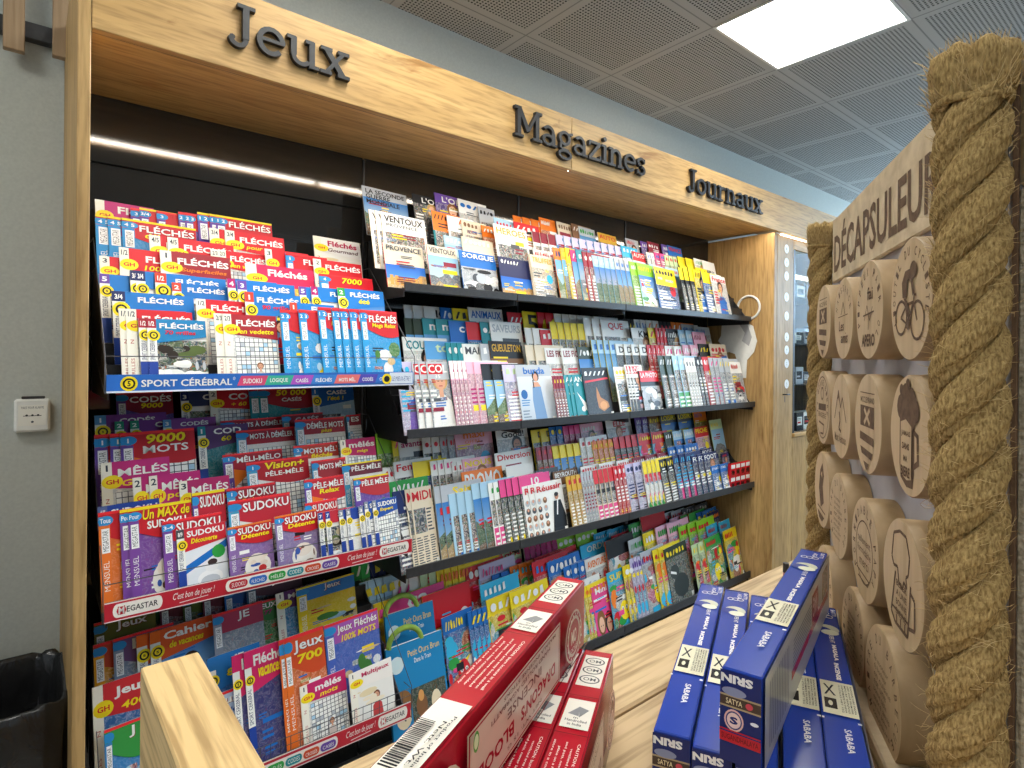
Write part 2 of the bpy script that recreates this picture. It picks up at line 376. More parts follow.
# slab-serif sign letters
def arc(cx, cy, rx, ry, a0, a1, n=16):
    return [(cx+rx*math.cos(math.radians(a0+(a1-a0)*i/n)), cy+ry*math.sin(math.radians(a0+(a1-a0)*i/n))) for i in range(n+1)]
T, t_, sf = .19, .12, .13
G = {
 'J': (.74, [([(.43, 1.42), (.43, .28)], T), (arc(.21, .26, .22, .24, 0, -175), .15), ([(.17, 1.37), (.70, 1.37)], sf), (arc(.03, .24, .04, .04, 0, 360, 8), .1)]),
 'M': (1.5, [([(.25, 0), (.25, 1.4)], T), ([(1.25, 0), (1.25, 1.4)], T), ([(.25, 1.38), (.75, .35)], .2), ([(.75, .35), (1.25, 1.38)], t_), ([(.02, .06), (.5, .06)], sf), ([(1.0, .06), (1.5, .06)], sf), ([(.02, 1.36), (.36, 1.36)], sf), ([(1.14, 1.36), (1.5, 1.36)], sf)]),
 'e': (.92, [(arc(.45, .5, .36, .42, 0, 318), .165), ([(.1, .53), (.86, .53)], .12)]),
 'u': (1.12, [([(.24, .98), (.24, .34)], T), (arc(.5, .34, .26, .27, 180, 330), .15), ([(.84, .98), (.84, .0)], T), ([(.02, .93), (.3, .93)], sf), ([(.62, .93), (.9, .93)], sf), ([(.8, .065), (1.08, .065)], sf)]),
 'x': (1.05, [([(.2, .95), (.82, .05)], .2), ([(.82, .95), (.2, .05)], .13), ([(.02, .935), (.42, .935)], sf), ([(.62, .935), (1.02, .935)], sf), ([(0, .065), (.4, .065)], sf), ([(.6, .065), (1.04, .065)], sf)]),
 'a': (.95, [(arc(.38, .28, .27, .22, 20, 340), .14), (arc(.40, .62, .28, .30, 150, 0), .14), ([(.68, .64), (.68, .0)], T), ([(.64, .065), (.9, .065)], sf)]),
 'g': (.95, [(arc(.42, .62, .29, .30, 0, 360), .15), ([(.2, .36), (.16, .14), (.3, .06), (.66, .03)], .12), (arc(.44, -.2, .36, .2, 0, 360), .13), ([(.62, .86), (.9, .93)], .12)]),
 'z': (.88, [([(.08, .93), (.8, .93)], .14), ([(.76, .9), (.12, .1)], .16), ([(.06, .07), (.82, .07)], .14), ([(.1, .95), (.1, .72)], .1), ([(.8, .05), (.8, .3)], .1)]),
 'i': (.5, [([(.26, .98), (.26, 0)], T), ([(.04, .93), (.3, .93)], sf), ([(.02, .065), (.5, .065)], sf), (arc(.25, 1.3, .06, .06, 0, 360, 8), .12)]),
 'n': (1.14, [([(.26, .98), (.26, 0)], T), (arc(.56, .62, .28, .29, 160, 0), .15), ([(.84, .62), (.84, 0)], T), ([(.04, .93), (.3, .93)], sf), ([(.04, .065), (.5, .065)], sf), ([(.64, .065), (1.08, .065)], sf)]),
 's': (.78, [(arc(.38, .73, .24, .2, 20, 250, 12), .15), (arc(.38, .27, .26, .21, 90, -160, 12), .15), ([(.63, .95), (.63, .7)], .09), ([(.1, .05), (.1, .3)], .09)]),
 'o': (.95, [(arc(.46, .5, .36, .42, 0, 360, 24), .17)]),
 'r': (.84, [([(.26, .98), (.26, 0)], T), (arc(.56, .6, .28, .31, 165, 60, 8), .15), ([(.04, .93), (.3, .93)], sf), ([(.04, .065), (.54, .065)], sf), (arc(.7, .85, .03, .03, 0, 360, 8), .1)]),
}
def ribbon(mb, pts, w, fn, d0, d1):
    P = [Vector(p) for p in pts]; L = []; R = []; closed = (P[0]-P[-1]).length < 1e-4
    for i, p in enumerate(P):
        a = P[i-1] if i else (P[-2] if closed else P[0]); b = P[i+1] if i < len(P)-1 else (P[1] if closed else P[-1])
        d = (b-a).normalized(); n = Vector((-d.y, d.x))*w/2; L.append(p+n); R.append(p-n)
    for i in range(len(P)-1):
        q = [L[i], R[i], R[i+1], L[i+1]]
        mb.mesh([fn(v.x, v.y, d) for d in (d0, d1) for v in q], [(0, 1, 2, 3), (7, 6, 5, 4), (0, 4, 5, 1), (1, 5, 6, 2), (2, 6, 7, 3), (3, 7, 4, 0)])
def word(txt, u0, u1, look):
    x0 = XY(u0, YF-.012); x1 = XY(u1, YF-.012); tot = sum(G[c][0] for c in txt); sx = (x1-x0)/tot; sz = .079
    t = thing('sign_lettering', (x0, YF, H0+.826), look, 'sign', 'black words on the fascia')
    x = 0
    for c in txt:
        mb = MB()
        for q, (pts, w) in enumerate(G[c][1]): ribbon(mb, pts, w, lambda a, b, d: (x*sx+a*sx, d, b*sz), -.017-.00025*q, -.0015+.0001*q)
        mb.build('letter', LETM, parent=t); x += G[c][0]
word('Jeux', 228, 347, 'black raised word Jeux on the oak fascia above the puzzle magazines')
word('Magazines', 512, 644, 'black raised word Magazines on the middle of the oak fascia')
word('Journaux', 687, 761, 'black raised word Journaux at the right end of the oak fascia')

# ------------------------------------------------------------------ printed-cover drawing
class Cov:
    """a magazine / leaflet: body plus flat print, local x right, z up, front towards -y"""
    def __init__(s, w, h, d=.0035, spine='w', back='w', bg='w', a=0):
        s.mb = MB(); s.w = w; s.h = h; s.k = 1; pg = C('e6e4dc')
        s.mb.box((0, 0, 0), (w, d, h), cols=[C(bg, a), pg, C(back), C(spine), pg, pg])
    def P(s, x, y, k=None): return (x*s.w, -.00012*(s.k if k is None else k), y*s.h)
    def poly(s, pts, c, a=0): s.mb.face([s.P(x, y) for x, y in pts], C(c, a)); s.k += 1
    def rect(s, x0, y0, x1, y1, c, a=0): s.poly([(x0, y0), (x1, y0), (x1, y1), (x0, y1)], c, a)
    def ell(s, cx, cy, rx, ry, c, a=0, n=14): s.poly([(cx+rx*math.cos(2*PI*i/n), cy+ry*math.sin(2*PI*i/n)) for i in range(n)], c, a)
    def disc(s, cx, cy, r, c, a=0): s.ell(cx, cy, r, r*s.w/s.h, c, a)
    def grad(s, x0, y0, x1, y1, c0, c1, a=0, n=1):     # printed two-tone artwork
        s.mb.face([s.P(x0, y0), s.P(x1, y0), s.P(x1, y1), s.P(x0, y1)], (C(c0, a), C(c0, a), C(c1, a), C(c1, a))); s.k += 1
    def text(s, txt, x0, y0, x1, y1, c, bold=.02, rot=0, slant=0, sh=None):
        if not txt: return
        if sh: s.text(txt, x0+.012, y0-.006, x1+.012, y1-.006, sh, bold, rot, slant)
        vs, fs, asp = glyphs(txt, min(bold, .02) if 'M' in txt else bold)
        if not rot:
            ba = (x1-x0)*s.w/max(1e-6, (y1-y0)*s.h)
            if ba > asp*1.7: cx = (x0+x1)/2; hw = (x1-x0)*asp*1.5/ba/2; x0, x1 = cx-hw, cx+hw
        out = []
        for x, y in vs:
            if rot: X, Y = x0+(1-y)*(x1-x0), y0+x*(y1-y0)
            else: X, Y = x0+x*(x1-x0)+slant*y, y0+y*(y1-y0)
            out.append(s.P(X, Y))
        s.mb.mesh(out, fs, C(c)); s.k += 1
    def lines(s, x0, y0, x1, y1, n, c, rnd=random):
        h = (y1-y0)/n
        for i in range(n):
            e = x1-(x1-x0)*rnd.random()*.4; s.mb.face([s.P(x0, y0+h*(i+.25)), s.P(e, y0+h*(i+.25)), s.P(e, y0+h*(i+.7)), s.P(x0, y0+h*(i+.7))], C(c))
        s.k += 1
    def mast(s, x0, y0, x1, y1, c, rnd=random, n=5):      # illegible title marks
        q = (x1-x0)/n
        for i in range(n):
            a = x0+q*i; h = (y1-y0)*rnd.uniform(.7, 1); k = rnd.randrange(3)
            if k == 0: s.mb.face([s.P(a+q*.4+q*.4*math.cos(2*PI*j/10), y0+h/2+h/2*math.sin(2*PI*j/10)) for j in range(10)], C(c))
            elif k == 1: s.mb.face([s.P(a, y0), s.P(a+q*.3, y0), s.P(a+q*.8, y0+h), s.P(a+q*.45, y0+h)], C(c))
            else: s.mb.face([s.P(a+q*.1, y0), s.P(a+q*.7, y0+h*.1), s.P(a+q*.6, y0+h), s.P(a+q*.15, y0+h*.9)], C(c))
        s.k += 1
    def busy(s, x0, y0, x1, y1, n, cols, rnd=random):
        for i in range(n):
            w = (x1-x0)*(.2+.4*rnd.random()); h = (y1-y0)*(.03+.10*rnd.random()); a = x0+(x1-x0-w)*rnd.random(); b = y0+(y1-y0-h)*rnd.random()
            if rnd.random() < .4: s.rect(a, b, a+w, b+h, rnd.choice(cols), .0 if rnd.random() < .6 else .7)
            else: s.lines(a, b, a+w, b+h*1.3, 2 if h > .04 else 1, rnd.choice(cols), rnd)
    def grid(s, x0, y0, x1, y1, n, m, c='w', line='d', dark=.2, rnd=random):
        s.rect(x0, y0, x1, y1, line)
        for i in range(n):
            for j in range(m):
                a = x0+(x1-x0)*(i+.07)/n; b = x0+(x1-x0)*(i+.93)/n; e = y0+(y1-y0)*(j+.07)/m; f = y0+(y1-y0)*(j+.93)/m
                q = rnd.random()
                s.mb.face([s.P(a, e), s.P(b, e), s.P(b, f), s.P(a, f)], C('q' if False else ('a' if q < dark*.5 else ('s' if q < dark else c))))
        s.k += 1
    def person(s, cx, y0, y1, skin='d9a080', hair='3a2418', top='b', a=.0, rnd=random):
        h = y1-y0; r = s.h*h*.13/s.w; ry = h*.13
        s.poly([(cx-r*1.9, y0), (cx+r*1.9, y0), (cx+r*1.6, y0+h*.5), (cx+r*.5, y0+h*.62), (cx-r*.5, y0+h*.62), (cx-r*1.6, y0+h*.5)], top, a)
        s.ell(cx, y1-ry*1.05, r*1.25, ry*1.25, hair); s.rect(cx-r*.35, y0+h*.58, cx+r*.35, y1-ry*1.6, skin)
        s.ell(cx, y1-ry*1.25, r*.85, ry*.95, skin)
        s.rect(cx-r*.45, y1-ry*1.15, cx-r*.15, y1-ry*1.05, '2a1a14'); s.rect(cx+r*.15, y1-ry*1.15, cx+r*.45, y1-ry*1.05, '2a1a14'); s.rect(cx-r*.3, y1-ry*1.8, cx+r*.3, y1-ry*1.68, 'b03038')
    def land(s, x0, y0, x1, y1, sky='59a0d8', low='a9cfe6', rnd=random, hill='5f7f4a', near='b89a62'):
        s.grad(x0, y0, x1, y1, low, sky)
        def ridge(b, amp, c, a=.25):
            pts = [(x0, y0)]; n = 7
            for i in range(n+1): pts.append((x0+(x1-x0)*i/n, y0+(y1-y0)*(b+amp*rnd.random())))
            pts.append((x1, y0)); s.poly(pts, c, a)
        ridge(.35, .3, hill); ridge(.15, .2, near, .35)
    def blob(s, x0, y0, x1, y1, pal, n=9, rnd=random, a=.3):
        for i in range(n):
            cx = x0+(x1-x0)*rnd.random(); cy = y0+(y1-y0)*rnd.random(); rx = (x1-x0)*(.08+.2*rnd.random()); ry = (y1-y0)*(.06+.15*rnd.random())
            rx = min(rx, cx-x0, x1-cx)+.01; ry = min(ry, cy-y0, y1-cy)+.01
            s.ell(cx, cy, rx, ry, rnd.choice(pal), a if rnd.random() < .5 else 0, 9)
    def car(s, cx, cy, w_, c):
        h = w_*.3; s.poly([(cx-w_/2, cy), (cx+w_/2, cy), (cx+w_/2, cy+h*.5), (cx+w_*.28, cy+h*.55), (cx+w_*.15, cy+h), (cx-w_*.22, cy+h), (cx-w_*.34, cy+h*.55), (cx-w_/2, cy+h*.45)], c)
        s.poly([(cx-w_*.18, cy+h*.9), (cx-w_*.28, cy+h*.58), (cx+w_*.2, cy+h*.58), (cx+w_*.12, cy+h*.9)], '222a33')
        for q in (-.3, .3): s.disc(cx+w_*q, cy, w_*.1, 'k'); s.disc(cx+w_*q, cy, w_*.05, 's')

def cov_sc(w, h, title, tag_, tagc, hdr='b', sub='', subc='w', art='coffee', body='w', rnd=random):      # blue, with the yellow ring on a white spine strip
    c = Cov(w, h, .0022, 'n', bg=body, a=.15); sw = .15
    if art == 'coffee':
        c.rect(sw, 0, 1, .74, 'f4f4f0'); c.rect(sw, .2, 1, .68, 'x', .7); c.blob(sw+.02, .3, .98, .66, ['3c4a2c', '2a2018', '5a6b38', 'b8a888'], 14, rnd, .4); c.blob(sw+.1, .02, .95, .4, ['eeeeea', 'c8cdd2', 'fafaf6'], 8, rnd, 0)
    elif art == 'snow':
        c.rect(sw, 0, 1, .7, 'e6eaf0'); c.poly([(sw, .42), (1, .72), (1, .6), (sw, .3)], 'b'); c.ell(.62, .16, .26, .13, 'f6f6f8'); c.ell(.62, .12, .2, .09, 'c8ccd4'); c.ell(.66, .34, .14, .09, 'f0f0f2'); c.ell(.68, .4, .1, .05, '3a2a2a'); c.disc(.82, .55, .14, 'g')
    elif art == 'people':
        c.grad(sw, 0, 1, .76, '9ec8e8', '3f7fc4'); c.person(.6, 0, .62, top='r'); 
    elif art == 'grid': c.grid(sw+.02, .02, .98, .74, 8, 9, rnd=rnd)
    c.busy(sw, .05, .98, .7, 4, ['w', 'y', 'r', 'k', 'b'], rnd) if art in ('x', 'people') else None
    c.rect(0, .76, 1, 1, hdr) if sub == '' else c.poly([(0, .62), (1, .74), (1, 1), (0, 1)], hdr)
    c.rect(0, .0, sw, .86, 'w'); c.rect(0, 0, sw, .36, '24449c')
    c.text('SPORT CEREBRAL', .03, .38, sw-.04, .68, 'n', .0, 1)
    c.rect(0, .86, sw, 1, tagc); c.text(tag_, .03, .89, sw-.03, .96, 'w', .03)
    c.disc(sw*.55+.02, .75, .105, 'y'); c.disc(sw*.55+.02, .75, .07, 'k'); c.disc(sw*.55+.02, .75, .045, 'y'); c.text('5', sw*.55, .735, sw*.55+.04, .765, 'k', .04)
    c.text(title, sw+.05, .86, .96, .955, 'w', .03)
    if sub: c.text(sub, sw+.12, .75, .80, .83, subc, .03, slant=.02)
    return c
def cov_gh(w, h, title, tag_, hdr='d2202c', sub='', subc='y', art='grid', body='f4f2ec', rnd=random):
    c = Cov(w, h, .0022, 'w', bg=body); sw = .15; c.rect(sw, 0, 1, .7, body, .35)
    if art == 'grid': c.grid(sw+.04, .02, .97, .66, 9, 10, rnd=rnd); c.person(.62, 0, .3, hair='8a5a3a', top='d8c8c0')
    elif art == 'lady': c.rect(sw, 0, 1, .7, 'f0eee8'); c.person(.58, 0, .5, hair='7a4a30', top='c84848'); c.blob(sw, .3, .98, .6, ['e8d8b0', 'd8c8a0', 'f4e8d0'], 5, rnd, 0)
    c.poly([(0, .72), (1, .64), (1, 1), (0, 1)], hdr)
    c.rect(0, 0, sw, 1, 'f4f0e2'); c.text('GRILLES', .05, .1, sw-.05, .36, 'b84a3a', .0, 1); c.text('N', .05, .55, sw-.05, .6, 'b84a3a', .0, 1)
    c.text(tag_, .03, .90, sw-.02, .97, '38424e', .02)
    c.ell(.15, .78, .15, .075, 'y'); c.text('GH', .06, .755, .24, .805, 'd2202c', .03)
    c.text(title, sw+.08, .83, .97, .94, 'c8285a' if hdr[0] == 'f' else 'w', .03)
    if sub: c.text(sub, sw+.12, .72, .92, .79, subc, .02, slant=.02)
    return c
def cov_ms(w, h, title, tag_, hdr='c8202c', body='6a4aa5', sub='', subc='y', top=None, art='dog', spine=None, rnd=random, oval=True, swap=False):
    c = Cov(w, h, .0022, spine or body, bg='f0ece6'); sw = .16
    c.rect(0, 0, 1, 1, body if art in ('dog', 'sky', 'x') else 'f0ece6', .12 if art != 'x' else .3); c.busy(sw, .05, .98, .68, 5, ['w', 'y', 'r', 'k', 'b'], rnd) if art in ('dog', 'sky', 'x') else None
    if art == 'dog': c.ell(.62, .2, .3, .22, 'ede8e0'); c.ell(.6, .32, .2, .12, 'e8ddd0'); c.blob(.4, .08, .85, .38, ['7a5038', 'e8d8c8', 'c03030', '3a5aa8'], 8, rnd, .1)
    elif art == 'sky': c.blob(.3, .05, .98, .55, ['f0f0f0', 'a9cfe6', 'e0c088', '48803a'], 8, rnd, .2)
    elif art == 'grid': c.grid(sw+.03, .02, .98, .66, 10, 10, rnd=rnd)
    elif art == 'diag': c.grid(sw+.03, .02, .98, .66, 8, 9, rnd=rnd); c.poly([(.1, .35), (.5, .7), (.1, .75)], 'o')
    if oval:
        pts = [(0, 1), (0, .78)] + [(.02+.98*i/8, .70+.06*math.cos(PI*i/8)-.06*math.sin(PI*i/8)) for i in range(9)] + [(1, 1)]
        c.poly(pts, hdr)
    else: c.rect(0, .74, 1, 1, hdr)
    c.rect(0, 0, sw, .86, body if art != 'grid' else '48a0c8'); c.rect(.035, .58, sw-.01, .83, 'f6f6f6'); c.text('MEGASTAR', .05, .6, sw-.03, .81, '444c58', -.005, 1)
    c.text('MENSUEL', .05, .2, sw-.03, .5, 'w', -.005, 1)
    c.ell(.1, .91, .11, .05, '2a8fd0'); c.rect(0, .865, .1, .955, '2a8fd0'); c.text(tag_, .02, .885, .17, .935, 'w', .02)
    c.rect(0, .97, 1, 1, 'f03038' if top is None else top)
    if swap:
        c.text(sub, sw+.05, .86, .96, .965, subc, .03, slant=.02, sh='8a1020'); c.text(title, sw+.12, .755, .9, .84, 'w', .03)
        return c
    if title: c.text(title, sw+.06, .83, .97, .95, 'w', .02, sh='8a1020')
    if sub: c.text(sub, sw+.12, .74, .92, .82, subc, .03, slant=.02)
    return c

# ------------------------------------------------------------------ tiers: where magazines stand
LEAN = math.radians(12); YAWM = math.radians(7)
class Tier:
    def __init__(s, Y, Z, where): s.Y = Y; s.Z = Z; s.where = where; s.used = []
def tray(name, x0, x1, Ys, Zs, yfront, yback, ztop_lip, zbot_lip, label, cat='shelf', lipname='front_lip', group=None, end=None):
    t = thing(name, (x0, yfront, Zs[0]), label, cat, group); O = Vector((x0, yfront, Zs[0]))
    prof = [(yfront+.006, Zs[0]-.004), (yfront+.006, Zs[0])]
    for i in range(len(Ys)):
        if i: prof += [(Ys[i]-.008, Zs[i-1]), (Ys[i]-.008, Zs[i])]
    prof += [(yback, Zs[-1]), (yback, Zs[-1]-.006)]
    low = []
    for i in range(len(Ys)-1, 0, -1): low += [(Ys[i]-.004, Zs[i]-.006), (Ys[i]-.004, Zs[i-1]-.006)]
    prof += low
    mb = MB(); mb.prism(prof, lambda a, b, d: (d-O.x, a-O.y, b-O.z), x0+.003, x1-.003); mb.build('stepped_tray', BLACKM, parent=t)
    if lipname:
        mb = MB(); mb.bbox((.0015, -.003, zbot_lip-O.z), (x1-x0-.0015, .004, ztop_lip-O.z), .001); mb.build(lipname, BLACKM, parent=t)
    for xx in (0.004, x1-x0-.008):
        mb = MB(); mb.prism([(.01, -.03), (yback-yfront, -.03), (yback-yfront, Zs[-1]-Zs[0]-.0065), (Ys[-1]-yfront, Zs[-1]-Zs[0]-.0065), (.01, -.0065)], lambda a, b, d: (d, a, b-.0), xx, xx+.003)
        mb.build('end_bracket', BLACKM, parent=t)
    return t
labels_used = {}
CNAME = dict(w='white', k='black', r='red', b='blue', y='yellow', o='orange', g='green', p='pink', v='purple', c='light blue', n='navy', e='beige', s='grey', t='teal', m='dark red', l='lime green', u='brown', d='dark grey', q='pale pink', a='pale blue', h='lilac', z='gold', x='dark green', f='magenta', i='pale green', j='sky blue')
ORD = ['first', 'second', 'third', 'fourth', 'fifth', 'sixth', 'seventh', 'eighth', 'ninth', 'tenth', 'eleventh', 'twelfth', 'thirteenth', 'fourteenth', 'fifteenth', 'sixteenth', 'seventeenth', 'eighteenth', 'nineteenth', 'twentieth']
def place(tier, lefts, ur, cov, name, cat, look, group, v=None, front=True, yaw=YAWM):
    """fan of copies: left edges (pixels of the photo turned into metres on this tier); the last one is the front copy"""
    n = len(lefts)
    for i, u in enumerate(lefts):
        x = XY(u, tier.Y)
        if i == 0:
            o = cov.mb.build(name, PRINT); src = o
        else:
            o = src.copy(); COL.objects.link(o)
        o.location = (x, tier.Y, tier.Z+.0006); o.rotation_euler = (-LEAN, 0, yaw)
        o.rotation_euler.y = random.uniform(-.006, .006)
        if n == 1: lab = look
        elif front and i == n-1: lab = 'foremost '+look
        else: lab = 'fanned '+look
        lab = lab+', '+tier.where
        o['label'] = lab; o['category'] = cat
        if n > 1: o['group'] = 'copies of '+look+', '+tier.where
        elif group: o['group'] = group
    labels_used[(look, tier.where)] = labels_used.get((look, tier.where), 0)+1
    tier.used.append((lefts[0], ur))

# ------------------------------------------------------------------ left module: three wire racks of puzzle magazines
RX0 = atY(106, 380, 1.72).x; RX1 = atY(412.5, 380, 1.72).x
ly = [1.755+.05*i for i in range(7)]
def rack(base, name, strip_top, strip_bot, look, rows, grid=False):
    zs = [base+.055*i for i in range(7)]
    t = tray('magazine_rack', RX0, RX1, ly, zs, 1.722, 2.15, 0, 0, look, 'rack', None)
    O = Vector(t.location)
    def wire(nm, pts, r=.0013):
        mb = MB(); mb.tube([Vector(p)-O for p in pts], r, 6); mb.build(nm, WIRE, parent=t)
    zt = strip_top; fy = 1.7135
    wire('front_wire', [(RX0, 1.76, zt+.045), (RX0, fy, zt+.045), (RX1, fy, zt+.045), (RX1, 1.76, zt+.045)])
    for X in (RX0-.003, RX1+.003):
        wire('side_wire', [(X, fy, strip_bot), (X, fy, zt+.05), (X, 2.05, zt+.38), (X, 2.14, zt+.38)])
        wire('side_wire', [(X, fy, strip_bot), (X, 2.14, zs[3]-.03)])
    if grid:
        n = 30
        for i in range(1, n):
            x = RX0+(RX1-RX0)*i/n; wire('grid_wire', [(x, fy+.003, strip_bot), (x, fy+.003, zt+.045)], .0009)
        wire('grid_wire', [(RX0, fy+.003, zt+.02), (RX1, fy+.003, zt+.02)], .0009)
    mb = MB(); mb.bbox((0, 1.7155-O.y, strip_bot-O.z), (RX1-RX0, 1.7195-O.y, strip_top-O.z), .0008); mb.build('strip_holder', BLACKM, parent=t)
    return [Tier(ly[i], zs[i], w) for i, w in enumerate(rows)], t
rw = ['front row', 'second row', 'third row', 'fourth row', 'fifth row', 'sixth row', 'back row']
zA1 = (atY(107, 373, 1.715).z+atY(413, 373, 1.715).z)/2; zA0 = (atY(107, 392, 1.715).z+atY(413, 386, 1.715).z)/2
zB1 = (atY(107, 603.5, 1.715).z+atY(411, 538, 1.715).z)/2; zB0 = (atY(107, 620, 1.715).z+atY(411, 555, 1.715).z)/2
zC1 = atY(412, 700.6, 1.715).z; zC0 = atY(412, 717, 1.715).z
RA, tA = rack(zA0+.012, 'a', zA1, zA0, 'wire rack behind the blue strip, topmost of the three on the left', ['top left rack, %s' % w for w in rw])
RB, tB = rack(zB0+.012, 'b', zB1, zB0, 'wire rack behind the red strip, middle of the three on the left', ['middle left rack, %s' % w for w in rw])
RC, tC = rack(zC0+.012, 'c', zC1, zC0, 'gridded wire rack behind the red strip, lowest on the left', ['lowest left rack, %s' % w for w in rw], True)

def strip(z0, z1, kind, parent):
    w = RX1-RX0; h = z1-z0; c = Cov(w, h, .001, 'k', bg='2f6fc8' if kind == 'blue' else 'c02838')
    if kind == 'blue':
        c.rect(0, 0, 1, .1, 'e8eef8')
        c.disc(.055, .5, .022, 'y'); c.disc(.055, .5, .016, 'k'); c.disc(.055, .5, .011, 'y'); c.text('5', .051, .35, .059, .65, 'k', .03)
        c.text('SPORT CÉRÉBRAL', .085, .3, .335, .8, 'w', .02); c.text('®', .337, .6, .345, .8, 'w', 0)
        x = .35
        for wd, q, cl in (('SUDOKU', .085, 'e0507a'), ('LOGIQUE', .085, '3fb49a'), ('CASÉS', .07, 'b05ac8'), ('FLÉCHÉS', .085, '3f86d8'), ('MOTS MÊL.', .09, 'e87878'), ('CODÉS', .07, '5a50b8'), ('CROISÉS', .07, '3a78d0')):
            c.poly([(x, .25), (x+q, .25), (x+q+.012, .85), (x+.012, .85)], cl); c.text(wd, x+.018, .38, x+q-.008, .68, 'w', .02); x += q
        c.rect(.895, .15, .995, .95, 'dfe8f6'); c.text('LE MIEUX-ÊTRE !', .905, .35, .985, .75, '3a5a9a', 0, slant=.003)
        c.disc(.883, .5, .02, 'y'); c.disc(.883, .5, .012, 'k')
    else:
        c.rect(0, 0, 1, .05, 'e8d8d8'); c.rect(0, .95, 1, 1, 'e8d8d8')
        def cap(x0, x1, y0, y1, cl): c.ell(x0+.011, (y0+y1)/2, .011, (y1-y0)/2, cl); c.ell(x1-.011, (y0+y1)/2, .011, (y1-y0)/2, cl); c.rect(x0+.011, y0, x1-.011, y1, cl)
        for a in (.02, .86):
            cap(a, a+.125, .16, .86, 'f4efe8'); c.text('M', a+.012, .3, a+.03, .72, 'c02838', .05); c.disc(a+.021, .5, .012, 'c02838'); c.text('M', a+.014, .33, a+.028, .68, 'w', .05); c.text('EGASTAR', a+.034, .36, a+.113, .66, '2a2a30', .01)
        for a in (.17, .73):
            c.text("C'est bon de jouer !", a, .32, a+.115, .78, 'w', .0, slant=.004); c.poly([(a+.02, .2), (a+.1, .28), (a+.1, .31), (a+.02, .24)], 'w')
        cap(.32, .70, .2, .84, 'f4efe8')
        for i, (wd, cl) in enumerate((('SUDOKU', 'c02838'), ('FLÉCHÉS', '2f6fc8'), ('MÊLÉS', '2fa046'), ('CODES', '1f8c98'), ('CROISÉS', 'd0502c'), ('CASÉS', '6a4aa5'))):
            cap(.33+i*.061, .387+i*.061, .3, .74, cl); c.text(wd, .338+i*.061, .4, .379+i*.061, .64, 'w', .0)
    o = c.mb.build('printed_strip', PRINT, parent=parent, label='%s printed strip' % kind); o.location = Vector((RX0, 1.7145, z0))-Vector(parent.location)
strip(zA0, zA1, 'blue', tA); strip(zB0, zB1, 'red', tB); strip(zC0, zC1, 'red', tC)

def puz(T, lefts, ur, v, fn, title, tg, look, w=None, h=None, **kw):
    """v = photo row of the top edge at the first left edge"""
    if not isinstance(lefts, (list, tuple)): lefts = [lefts]
    zt = atY(lefts[-1], v, T.Y+.035).z; hh = max(.12, min(.37, (zt-T.Z)/math.cos(LEAN)))
    xl = XY(lefts[-1], T.Y); ww = XY(ur, T.Y)-xl
    if w: ww = w
    ww = min(ww/math.cos(YAWM), RX1-xl-.002)
    place(T, lefts, ur, fn(max(ww, .03), hh, title, tg, **kw), 'puzzle_magazine', 'puzzle magazine', look, None)
A = .15
# --- top rack (back row first)
T = RA[6]
puz(T, [97], 150, 199, cov_gh, 'Fléc', '', 'magenta arrow-word magazine', w=A, hdr='c02878', sub='du', art='grid')
puz(T, [133], 160, 208, cov_ms, '', '3', 'slim red magazine with round blue tag and number 3', w=A)
puz(T, [142], 172, 208, cov_ms, '', '3/4', 'slim yellow-topped red magazine with two-figure blue tag', w=A, top='y')
puz(T, [159], 190, 211, cov_ms, '1', '3', 'red magazine with big yellow 1', w=A, subc='y')
puz(T, [181, 188], 202, 213, cov_ms, '', '2 3', 'red magazine with 2 3 tag', w=A)
puz(T, [201, 213, 219], 278, 215, cov_ms, 'FLÉCHÉS', '1 2', 'red arrow-word magazine with yellow top line', top='y')
puz(T, [317], 372, 236, cov_gh, 'Fléchés', '', 'white gourmet arrow-word magazine with pink title', hdr='f4f2f0', sub='Gourmand', subc='5a2030', art='lady')
T = RA[5]
puz(T, [97, 110, 124], 201, 218, cov_ms, 'FLÉCHÉS', '4 5', 'wide red arrow-word magazine with yellow banner', sub='débutants', body='2a8fd0', top='y', art='sky')
puz(T, [213, 229], 291, 230, cov_gh, 'FLÉCHÉS', '3/4', 'red arrow-word magazine for everyone', sub='pour tous')
T = RA[4]
puz(T, [153, 171], 240, 237, cov_gh, 'FLÉCHÉS', '4/5', 'bright red arrow-word magazine with yellow circle')
puz(T, [214, 222], 272, 250, cov_gh, 'FLÉCHÉS', '2/3', 'red arrow-word magazine with yellow vedette line', sub='en vedette', w=A)
puz(T, [270], 300, 249, cov_gh, 'F', '3', 'red magazine with white 3 tag', w=A)
puz(T, [290], 325, 253, cov_ms, 'FLÉ', '1', 'red magazine with round blue 1 tag', w=A, body='2a8fd0')
puz(T, [318], 369, 259, cov_gh, 'FLÉCHÉS', '2', 'red arrow-word magazine with white 2 tag')
T = RA[3]
puz(T, [102], 125, 256, cov_gh, 'FL', '3', 'white-spined magazine with 3 tag', w=A)
puz(T, [122], 166, 247, cov_gh, 'FLÉ', '1/2', 'red magazine with 1/2 tag and yellow circle', w=A, sub='100%')
puz(T, [164], 237, 250, cov_gh, 'FLÉCHÉS', '1', 'dark red superfaciles magazine', sub='Superfaciles', hdr='9c2430', subc='o')
puz(T, [250], 322, 263, cov_gh, 'Fléchés', '', 'magenta and orange arrow-word magazine', hdr='d02858', body='f6c820', art='x')
puz(T, [324], 381, 274, cov_ms, '', '4', 'red magazine with yellow number 7000', sub='7000', swap=True, hdr='d8202c', body='2a8fd0', oval=False)
T = RA[2]
B_ = '1c78c8'
puz(T, [102], 140, 274, cov_sc, 'FL', '5', 'blue magazine with purple 5 tag', tagc='v', hdr=B_, w=A)
